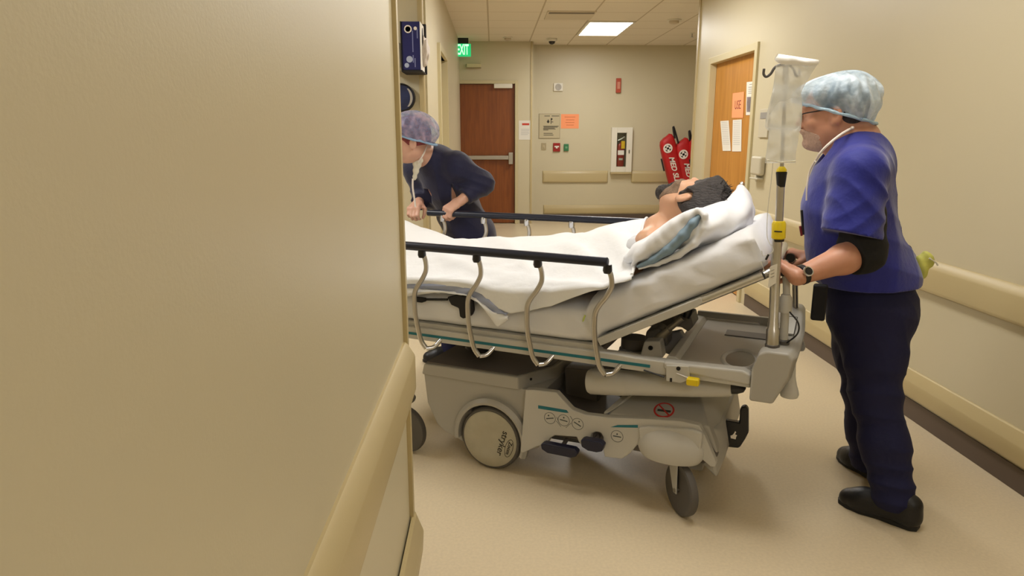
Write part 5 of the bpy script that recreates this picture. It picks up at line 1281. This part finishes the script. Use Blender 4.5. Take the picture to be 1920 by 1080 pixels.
# hair, cap, glasses, beard, lanyard
HAIRM = mat('dark hair under cap', (52, 46, 50), .7, bump=.6, bscale=90, var=.4, vscale=60)
S_ = Sdf(tuple(hcM-Vector((.2, .2, .2))), tuple(hcM+Vector((.22, .2, .2))), .004)
S_.ell(Pm(-.022, 0, .04), (.100, .0835, .088), Mm, k=.02); S_.ell(Pm(-.05, 0, -.01), (.062, .075, .078), Mm, k=.03)
S_.cut(Pm(.052, 0, .03), tuple(v3(Mm[0])*.9-v3(Mm[2])*.5)); S_.cut(Pm(-.03, 0, -.055), tuple(-v3(Mm[2])))
for b in (-1, 1): S_.ell(Pm(-.004, .09*b, -.02), (.030, .03, .036), Mm, k=.01, mode='-')
S_.mesh('hair', HAIRM, MAN)
def cap_mat(name, c1, c2, a0, a1, sc=26):
    m = bpy.data.materials.new(name); m.use_nodes = True; nt = m.node_tree; b = nt.nodes['Principled BSDF']; b.inputs['Roughness'].default_value = .55; b.inputs['Sheen Weight'].default_value = .3
    tc = nt.nodes.new('ShaderNodeTexCoord'); n = nt.nodes.new('ShaderNodeTexNoise'); n.inputs['Scale'].default_value = sc; n.inputs['Detail'].default_value = 8; n.inputs['Distortion'].default_value = .2
    nt.links.new(tc.outputs['Object'], n.inputs[0]); cr = nt.nodes.new('ShaderNodeValToRGB'); cr.color_ramp.elements[0].color = rgb(*c1); cr.color_ramp.elements[1].color = rgb(*c2)
    cr.color_ramp.elements[0].position = .35; cr.color_ramp.elements[1].position = .65
    nt.links.new(n.outputs[0], cr.inputs[0]); nt.links.new(cr.outputs[0], b.inputs['Base Color'])
    mr = nt.nodes.new('ShaderNodeMapRange'); mr.inputs[1].default_value = .35; mr.inputs[2].default_value = .65; mr.inputs[3].default_value = a0; mr.inputs[4].default_value = a1
    nt.links.new(n.outputs[0], mr.inputs[0]); nt.links.new(mr.outputs[0], b.inputs['Alpha'])
    n2 = nt.nodes.new('ShaderNodeTexNoise'); n2.inputs['Scale'].default_value = 60; nt.links.new(tc.outputs['Object'], n2.inputs[0]); bp = nt.nodes.new('ShaderNodeBump'); bp.inputs['Strength'].default_value = .4; bp.inputs['Distance'].default_value = .01
    nt.links.new(n2.outputs[0], bp.inputs['Height']); nt.links.new(bp.outputs[0], b.inputs['Normal']); return m
CAPM = cap_mat('pale blue cap gauze', (178, 204, 224), (214, 228, 240), .42, .78, 18)
S_ = Sdf(tuple(hcM-Vector((.24, .22, .2))), tuple(hcM+Vector((.26, .24, .24))), .0035)
S_.ell(Pm(-.012, 0, .060), (.112, .102, .070), Mm, k=.03); S_.ell(Pm(-.066, 0, .04), (.086, .1, .078), Mm, k=.05); S_.ell(Pm(-.088, 0, .0), (.050, .084, .066), Mm, k=.05)
S_.ell(Pm(.06, 0, .066), (.072, .085, .042), Mm, k=.03); S_.rc(Pm(-.112, 0, .04), Pm(-.144, 0, .05), .028, .006, k=.03)
def pleats(Mx, c, amp, n1):
    c = np.array(c)
    def fn(X, Y, Z):
        x, y, z = X-c[0], Y-c[1], Z-c[2]
        a = x*Mx[0][0]+y*Mx[0][1]+z*Mx[0][2]; b = x*Mx[1][0]+y*Mx[1][1]+z*Mx[1][2]; d = x*Mx[2][0]+y*Mx[2][1]+z*Mx[2][2]
        th = np.arctan2(b, a+.03); g = np.clip((.15-d)/.13, .1, 1)
        return amp*g*np.sin(n1*th+2.2*np.sin(d*30)+1.5*np.sin(3*th))+amp*.5*np.sin(60*d+5*np.sin(3*th))
    return fn
S_.disp(pleats(Mm, hcM, .0042, 17))
S_.cut(Pm(.0, 0, -.004), tuple(-v3(Mm[2])*.92+v3(Mm[0])*.39))
cap = S_.mesh('hair_cap', CAPM, MAN)
bm = bmesh.new(); ln = []
for i in range(48):
    t = 2*math.pi*i/48; a = -.022+.118*math.cos(t); b = .093*math.sin(t); zz = .000+a*.424+.0015*math.sin(t*11)
    ln.append(v3(Pm(a, b, zz)))
add_tube(bm, ln, [.0055+.001*math.sin(i*1.9) for i in range(48)], 8, closed=True); link('cap_band', bm, mat('cap band', (176, 204, 224), .6, bump=.5, bscale=90), cap, smooth='all')
GLS = mat('black glasses', (22, 20, 22), .3)
gl_ = tube('glasses', [Pm(-.01, .086, .006), Pm(.03, .082, .008), Pm(.082, .066, .006), Pm(.098, .056, .004)], .0022, GLS, MAN, 8)
tube('glasses', [Pm(-.01, -.086, .006), Pm(.03, -.082, .008), Pm(.082, -.066, .006), Pm(.098, -.056, .004)], .0022, GLS, MAN, 8)
for b in (-1, 1):
    bm = bmesh.new(); add_tube(bm, [v3(Pm(.105-.006*abs(math.cos(t)), .033*b+.022*math.cos(t), -.004+.015*math.sin(t))) for t in [2*math.pi*i/24 for i in range(24)]], .0016, 6, closed=True); link('glasses_rim', bm, GLS, gl_, smooth=True)
tube('glasses_bridge', [Pm(.104, -.01, .0), Pm(.112, 0, .003), Pm(.104, .01, .0)], .0016, GLS, gl_, 6)
GOAT = mat('grey beard', (200, 168, 150), .8, bump=.5, bscale=260, var=.08, vscale=120)
S_ = Sdf(tuple(hcM-Vector((.2, .2, .2))), tuple(hcM+Vector((.2, .2, .2))), .003)
head(S_, hcM, hfM, huM, .99*1.018, ears=(), jowl=1.06)
S_.disp(lambda X, Y, Z: .0010*np.sin(400*X+100*Z)*np.sin(380*Y+90*X)*np.sin(300*Z))
S_.ell(Pm(.03, 0, -.108), (.0436, .0458, .0276), Mm, k=.03); S_.ell(Pm(.098, 0, -.055), (.012, .028, .009), Mm, k=.01)
S_.cut(Pm(.09, 0, -.052), tuple(v3(Mm[2])-v3(Mm[0])*.5)); S_.cut(Pm(.03, 0, -.1), tuple(-v3(Mm[0])+v3(Mm[2])*.3))
S_.mesh('grey_beard', GOAT, MAN)
TIE = mat('mask ties', (224, 214, 204), .7)
tube('mask_tie', [A(1604, 239, 2.42), A(1592, 243, 2.385), A(1574, 254, 2.36), A(1552, 272, 2.35), A(1538, 287, 2.36), A(1530, 300, 2.38)], .0045, TIE, MAN, 8, smooth_n=6)
lathe('mask_knot', [(.0, -.006), (.005, -.004), (.006, 0), (.005, .004), (.0, .006)], A(1598, 240, 2.385), (1, 0, .2), TIE, MAN, 14)
tube('white_strap', [A(1512, 376, 2.42), A(1513, 350, 2.42), A(1518, 322, 2.42), A(1528, 302, 2.40)], .003, TIE, MAN, 8, smooth_n=5)
# watch
wd_ = (wrN-elN).normalized(); wp = wrN-wd_*.022
lathe('wrist_watch', [(.030, -.011), (.0335, -.008), (.0335, .008), (.030, .011)], wp, wd_, BLACK, MAN, 30)
wn = wd_.cross(Vector((0, 0, 1))).normalized(); wn = wn if wn.y < 0 else -wn; wn = (wn+Vector((-.1, 0, .55))).normalized(); wn = (wn-wd_*wn.dot(wd_)).normalized()
wc_ = wp+wn*.032; w1 = lathe('watch_case', [(.0, 0), (.017, 0), (.018, .003), (.017, .007), (.013, .008)], wc_, wn, CHR2, MAN, 26); lathe('watch_dial', [(.0, .0082), (.013, .0082), (.013, .0086)], wc_, wn, BLACK, w1, 24)
# pocket pens and badge
for (pxa, pya, pxb, pyb, m_, r_) in [(1503, 394, 1506, 440, BLACK, .0045), (1500, 424, 1503, 442, mat('red pen', (120, 36, 40), .4), .004)]:
    tube('pocket_pen', [A(pxa, pya, 2.42), A(pxb, pyb, 2.42)], r_, m_, MAN, 10)
# phone pouch at the front hip and glove bundle in the back pocket
o = prism_w = None
pa = A(1527, 540, 2.36); bm = bmesh.new(); add_box(bm, (-.024, -.02, -.115), (.024, .02, .015), basis(tuple(fm), tuple(lm), (0, 0, 1), tuple(pa-fm*.02))); link('belt_pouch', bm, BLKC, MAN, bevel=.008)
S_ = Sdf(tuple(A(1736, 508, 2.42)-Vector((.09, .09, .12))), tuple(A(1736, 508, 2.42)+Vector((.09, .09, .12))), .004)
pb = A(1733, 505, 2.42); S_.rc(tuple(pb+Vector((-.012, 0, -.045))), tuple(pb+Vector((0, 0, .035))), .010, .030, k=.01, flat=(lm, .6)); S_.disp(lambda X, Y, Z: .003*np.sin(160*X+90*Z))
o = S_.mesh('glove_bundle', mat('yellow green glove', (196, 196, 96), .6, var=.2, vscale=20), MAN)
tube('bundle_strip', [pb+Vector((.0, -.02, .045)), pb+Vector((.028, -.02, .028)), pb+Vector((.036, -.018, .018))], .003, PAPER, o, 8)

# ---- woman at the far rail
WP = at_y(880, 450, 4.0)
WO_ = empty('person', (WP.x, WP.y, 0)); tag(WO_, 'woman in dark navy jacket and patterned hair cap leaning on the far side rail', 'person')
OW = WO_.location.copy(); Aw = lambda px, py, Y: v3(at_y(px, py, Y))-OW
fw = nrmz((-.93, -.12, -.1)); upW = nrmz((-.22, -.1, 1))
hcW = Aw(768, 262, 3.74)
pelW = Aw(882, 440, 4.05); wsW = Aw(862, 400, 4.02); chW = Aw(838, 345, 3.95); ucW = Aw(818, 308, 3.90); nkW = Aw(797, 290, 3.84)
shL = Aw(856, 312, 3.80); shR = Aw(782, 318, 4.0)
elL = Aw(904, 344, 3.84); hL = v3(wor(*loc(at_y(846, 399, 3.66))[:])) if False else None
rail_w = lambda px: wor(fz(px, 404)[0], FV, fa[1]+sl*(fz(px, 404)[0]-fa[0]))
rL = v3(rail_w(846))-OW; rR = v3(rail_w(776))-OW
wrL = rL+(elL-rL).normalized()*.075+Vector((0, 0, .02)); elR = Aw(795, 372, 4.0); wrR = rR+(elR-rR).normalized()*.08+Vector((0, 0, .02))
S_ = Sdf((-.62, -.45, 0), (.3, .35, 1.6), .0055)
Pw_, Mw_, Lw_ = head(S_, hcW, fw, upW, .97)
S_.rc(tuple(hcW-v3(Mw_[0])*.02-v3(Mw_[2])*.06), tuple(nkW), .052, .058, k=.03)
S_.chain([(tuple(nkW), .055), (tuple(ucW), .085), (tuple(chW), .105), (tuple(wsW), .10), (tuple(pelW), .115)], k=.05, flat=((.2, -1, 0), 1.3))
for sh, el, wr in ((shL, elL, wrL), (shR, elR, wrR)): S_.chain([(tuple(ucW), .07), (tuple(sh), .055), (tuple(el), .04), (tuple(wr), .026)], k=.03)
ftL = Vector((pelW.x+.02, pelW.y-.08, 0)); ftR = Vector((pelW.x-.12, pelW.y+.1, 0))
for s_, ft in ((-1, ftL), (1, ftR)):
    hp_ = pelW+Vector((0, .09*s_, -.03)); kn = (hp_+ft)*.5+Vector((-.06, 0, 0)); S_.chain([(tuple(hp_), .085), (tuple(kn), .055), (tuple(ft+Vector((.0, 0, .09))), .038)], k=.03)
rd = (f1-f0).normalized(); rdw = (UU*rd.x+VV*rd.y+Vector((0, 0, rd.z)))
hand(S_, wrL, (rL-wrL).normalized()+Vector((-.2, 0, .25)), -rdw, (0, -.2, -1), (45, 70, 50), .98)
hand(S_, wrR, (rR-wrR).normalized()+Vector((0, 0, .25)), rdw, (0, -.2, -1), (45, 70, 50), .98)
S_.mesh('body', SKIN_W, WO_)
NAVYC = mat('navy jacket cloth', (9, 12, 54), .75, bump=.2, bscale=45, var=.1, vscale=9, sheen=.2)
S_ = Sdf((-.5, -.45, .45), (.40, .35, 1.42), .005)
S_.chain([(tuple(nkW+Vector((.02, .01, -.01))), .06), (tuple(ucW), .105), (tuple(chW), .128), (tuple(wsW), .122), (tuple(pelW), .14), (tuple(pelW+Vector((.02, 0, -.15))), .145)], k=.05, flat=((.2, -1, 0), 1.25))
for sh, el, wr in ((shL, elL, wrL), (shR, elR, wrR)):
    w2 = el+(wr-el)*.72; S_.chain([(tuple(ucW), .085), (tuple(sh), .075), (tuple(el), .062), (tuple(w2), .048)], k=.04)
    S_.disp(gfold(tuple(el-Vector((.03, 0, 0))), .11, .005, (.4, .1, 1), 130)); q_ = el+(wr-el)*.80; S_.cut(tuple(q_), tuple(wr-el), np.array(q_)-.07, np.array(q_)+.07)
S_.disp(gfold(tuple(chW), .2, .005, (1, .3, .4), 50)); S_.disp(gfold(tuple(wsW), .2, .005, (.6, .3, 1), 60))
S_.rc(Pw_(-.02, 0, -.09), Pw_(.03, 0, -.15), .058, .05, k=.008, mode='-')
S_.cut(tuple(pelW+Vector((0, 0, -.22))), (0, 0, -1))
S_.mesh('jacket', NAVYC, WO_)
S_ = Sdf((-.4, -.35, .04), (.32, .35, .95), .007)
for s_, ft in ((-1, ftL), (1, ftR)):
    hp_ = pelW+Vector((0, .08*s_, -.05)); kn = (hp_+ft)*.5+Vector((-.06, 0, 0)); S_.chain([(tuple(hp_), .11), (tuple(kn), .085), (tuple(ft+Vector((.0, 0, .07))), .075)], k=.04)
S_.cut((0, 0, .06), (0, 0, -1)); S_.mesh('trousers', SCRUBD, WO_)
shoe(ftL+Vector((.09, 0, 0)), ftL+Vector((-.2, -.02, 0)), WO_); shoe(ftR+Vector((.09, 0, 0)), ftR+Vector((-.2, -.02, 0)), WO_)
HAIRW = mat('auburn hair', (120, 40, 40), .6, bump=.6, bscale=70, var=.35, vscale=50)
S_ = Sdf(tuple(hcW-Vector((.2, .2, .2))), tuple(hcW+Vector((.22, .2, .2))), .0045)
S_.ell(Pw_(-.018, 0, .036), (.1, .084, .092), Mw_, k=.02); S_.ell(Pw_(-.04, 0, .0), (.068, .078, .07), Mw_, k=.03)
S_.cut(Pw_(.056, 0, .03), tuple(v3(Mw_[0])*.9-v3(Mw_[2])*.45)); S_.cut(Pw_(-.02, 0, -.03), tuple(-v3(Mw_[2])))
S_.mesh('hair', HAIRW, WO_)
CAPW = cap_mat('patterned cap gauze', (120, 152, 200), (186, 168, 196), .38, .72, 24)
S_ = Sdf(tuple(hcW-Vector((.22, .22, .2))), tuple(hcW+Vector((.28, .24, .24))), .0045)
S_.ell(Pw_(-.02, 0, .06), (.115, .1, .09), Mw_, k=.03); S_.ell(Pw_(-.075, 0, .028), (.085, .09, .075), Mw_, k=.05)
S_.disp(pleats(Mw_, hcW, .004, 15))
S_.cut(Pw_(.0, 0, .014), tuple(-v3(Mw_[2])*.95+v3(Mw_[0])*.42))
cw_ = S_.mesh('hair_cap', CAPW, WO_)
bm = bmesh.new(); ln = []
for i in range(40):
    t = 2*math.pi*i/40; a = -.02+.108*math.cos(t); b = .092*math.sin(t); ln.append(v3(Pw_(a-(.015 if math.cos(t) < 0 else 0), b, .012+.044*(a+.0)/.1*1.0)))
add_tube(bm, ln, .006, 8, closed=True); link('cap_band', bm, mat('cap band blue', (142, 176, 212), .6, bump=.5, bscale=90), cw_, smooth=True)
# surgical mask hanging at the neck and its ties
S_ = Sdf(tuple(Aw(780, 320, 3.75)-Vector((.12, .12, .14))), tuple(Aw(780, 320, 3.75)+Vector((.12, .12, .14))), .004)
m0 = Aw(783, 303, 3.74); S_.rc(tuple(m0), tuple(Aw(777, 336, 3.74)), .024, .010, k=.02, flat=((0, 1, 0), .5)); S_.rc(tuple(Aw(797, 285, 3.74)), tuple(m0), .008, .018, k=.02, flat=((0, 1, 0), .5)); S_.disp(lambda X, Y, Z: .002*np.sin(190*Z+60*X))
S_.mesh('hanging_mask', mat('mask white', (214, 208, 190), .75), WO_)
tube('mask_tie', [Aw(774, 335, 3.73), Aw(774, 352, 3.73), Aw(777, 372, 3.73), Aw(779, 388, 3.73)], .005, TIE, WO_, 8, smooth_n=4)
tube('mask_tie', [Aw(800, 272, 3.76), Aw(796, 284, 3.73), Aw(790, 296, 3.72), Aw(784, 304, 3.72)], .005, TIE, WO_, 8, smooth_n=4)
# ------------------------------------------------------------------ plastic bag on the pole hook, label tag
PLA = mat('clear plastic film', (240, 242, 240), .22, alpha=.42, bump=.4, bscale=22, coat=.6)
PLW = mat('glare white bag top', (255, 255, 255), .25, sheen=.3)  # pure white stands in for light reflected off the bag top
BG = bedroot('plastic_iv_bag', 'clear crinkled plastic bag with a folded top painted glare white hanging from the pole hook', 'plastic bag')
bv_ = .05
def bagsheet(name, L_, R_, m, v0, bulge, par, seed=0, n=26, mm=18):
    bm = bmesh.new(); rows = []
    def samp(tab, t):
        k = t*(len(tab)-1); i = min(int(k), len(tab)-2); f = k-i; return (tab[i][0]*(1-f)+tab[i+1][0]*f, tab[i][1]*(1-f)+tab[i+1][1]*f)
    for sgn in (1, -1):
        rw = []
        for i in range(n+1):
            a = samp(L_, i/n); b = samp(R_, i/n); r_ = []
            for j in range(mm+1):
                f = j/mm; pxx = a[0]+(b[0]-a[0])*f; pyy = a[1]+(b[1]-a[1])*f
                w_ = bulge*math.sin(math.pi*f)**.6*math.sin(math.pi*min(1, max(0.02, (i+.5)/n)))**.5
                d = w_*sgn+.006*noise.noise(Vector((pxx*.05+seed, pyy*.04, sgn*3)))
                u_, z_ = B(pxx, pyy, v0); r_.append(bm.verts.new((u_, v0+d, z_)))
            rw.append(r_)
        for a, b in zip(rw, rw[1:]):
            for j in range(mm): bm.faces.new((a[j], a[j+1], b[j+1], b[j]))
    return link(name, bm, m, par, smooth='all')
bagsheet('upper_film', [(1455, 122), (1452, 145), (1447, 180), (1442, 215)], [(1532, 122), (1520, 140), (1506, 165), (1500, 180)], PLA, bv_, .012, BG, 1)
bagsheet('fluid_pouch', [(1452, 158), (1445, 185), (1437, 215), (1434, 238), (1440, 245)], [(1500, 160), (1504, 190), (1504, 220), (1502, 240), (1500, 246)], PLA, bv_+.01, .022, BG, 4)
bagsheet('lower_pouch', [(1442, 232), (1440, 262), (1436, 290), (1434, 306)], [(1500, 236), (1496, 268), (1492, 290), (1492, 306)], PLA, bv_+.005, .018, BG, 9)
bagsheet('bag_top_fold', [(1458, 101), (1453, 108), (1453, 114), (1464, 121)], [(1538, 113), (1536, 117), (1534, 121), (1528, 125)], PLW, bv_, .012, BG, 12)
# hem line, droplets of fluid edge
tube('bag_seam', [(*B(1438, 300, bv_)[:1], bv_, B(1438, 300, bv_)[1]), (*B(1465, 304, bv_)[:1], bv_-.01, B(1465, 304, bv_)[1]), (*B(1491, 302, bv_)[:1], bv_, B(1491, 302, bv_)[1])], .002, mat('seam plastic', (226, 222, 200), .4), BG, 6)
TG = bedroot('paper_tag', 'white printed tag taped to the grey pole just under the near hand', 'tag')
tq = [B(x, y, .06) for x, y in [(1444, 500), (1458, 494), (1455, 530), (1440, 540)]]
bm = bmesh.new(); add_prism(bm, tq, lambda a, b: (a, .055, b), lambda a, b: (a, .058, b)); link('tag_sheet', bm, PAPER, TG)
for k_ in range(3):
    xa, za = B(1445, 508+k_*6, .06); xb, zb = B(1452, 505+k_*6, .06); tube('tag_print', [(xa, .0545, za), (xb, .0545, zb)], .0008, INK, TG, 4)
# thin tubing
tb = empty('iv_tubing', BO, ANG); tag(tb, 'thin clear tubing with a small black clamp hanging left of the pole', 'tubing')
tube('tube_line', [P3(1449, 306, .07), P3(1446, 340, .07), P3(1440, 390, .07), P3(1438, 430, .07), P3(1440, 450, .07), P3(1450, 470, .06), P3(1432, 480, .06), P3(1428, 470, .06)], .0014, mat('tubing clear', (226, 224, 212), .2, alpha=.5), tb, 6, smooth_n=8)
tube('black_clamp', [P3(1436, 487, .06), P3(1441, 477, .06)], .0035, BLACK, tb, 8)
tube('tube_line', [P3(1427, 490, .07), P3(1432, 505, .07), P3(1437, 512, .07), P3(1445, 512, .07)], .0014, MATS['tubing clear'], tb, 6, smooth_n=6)
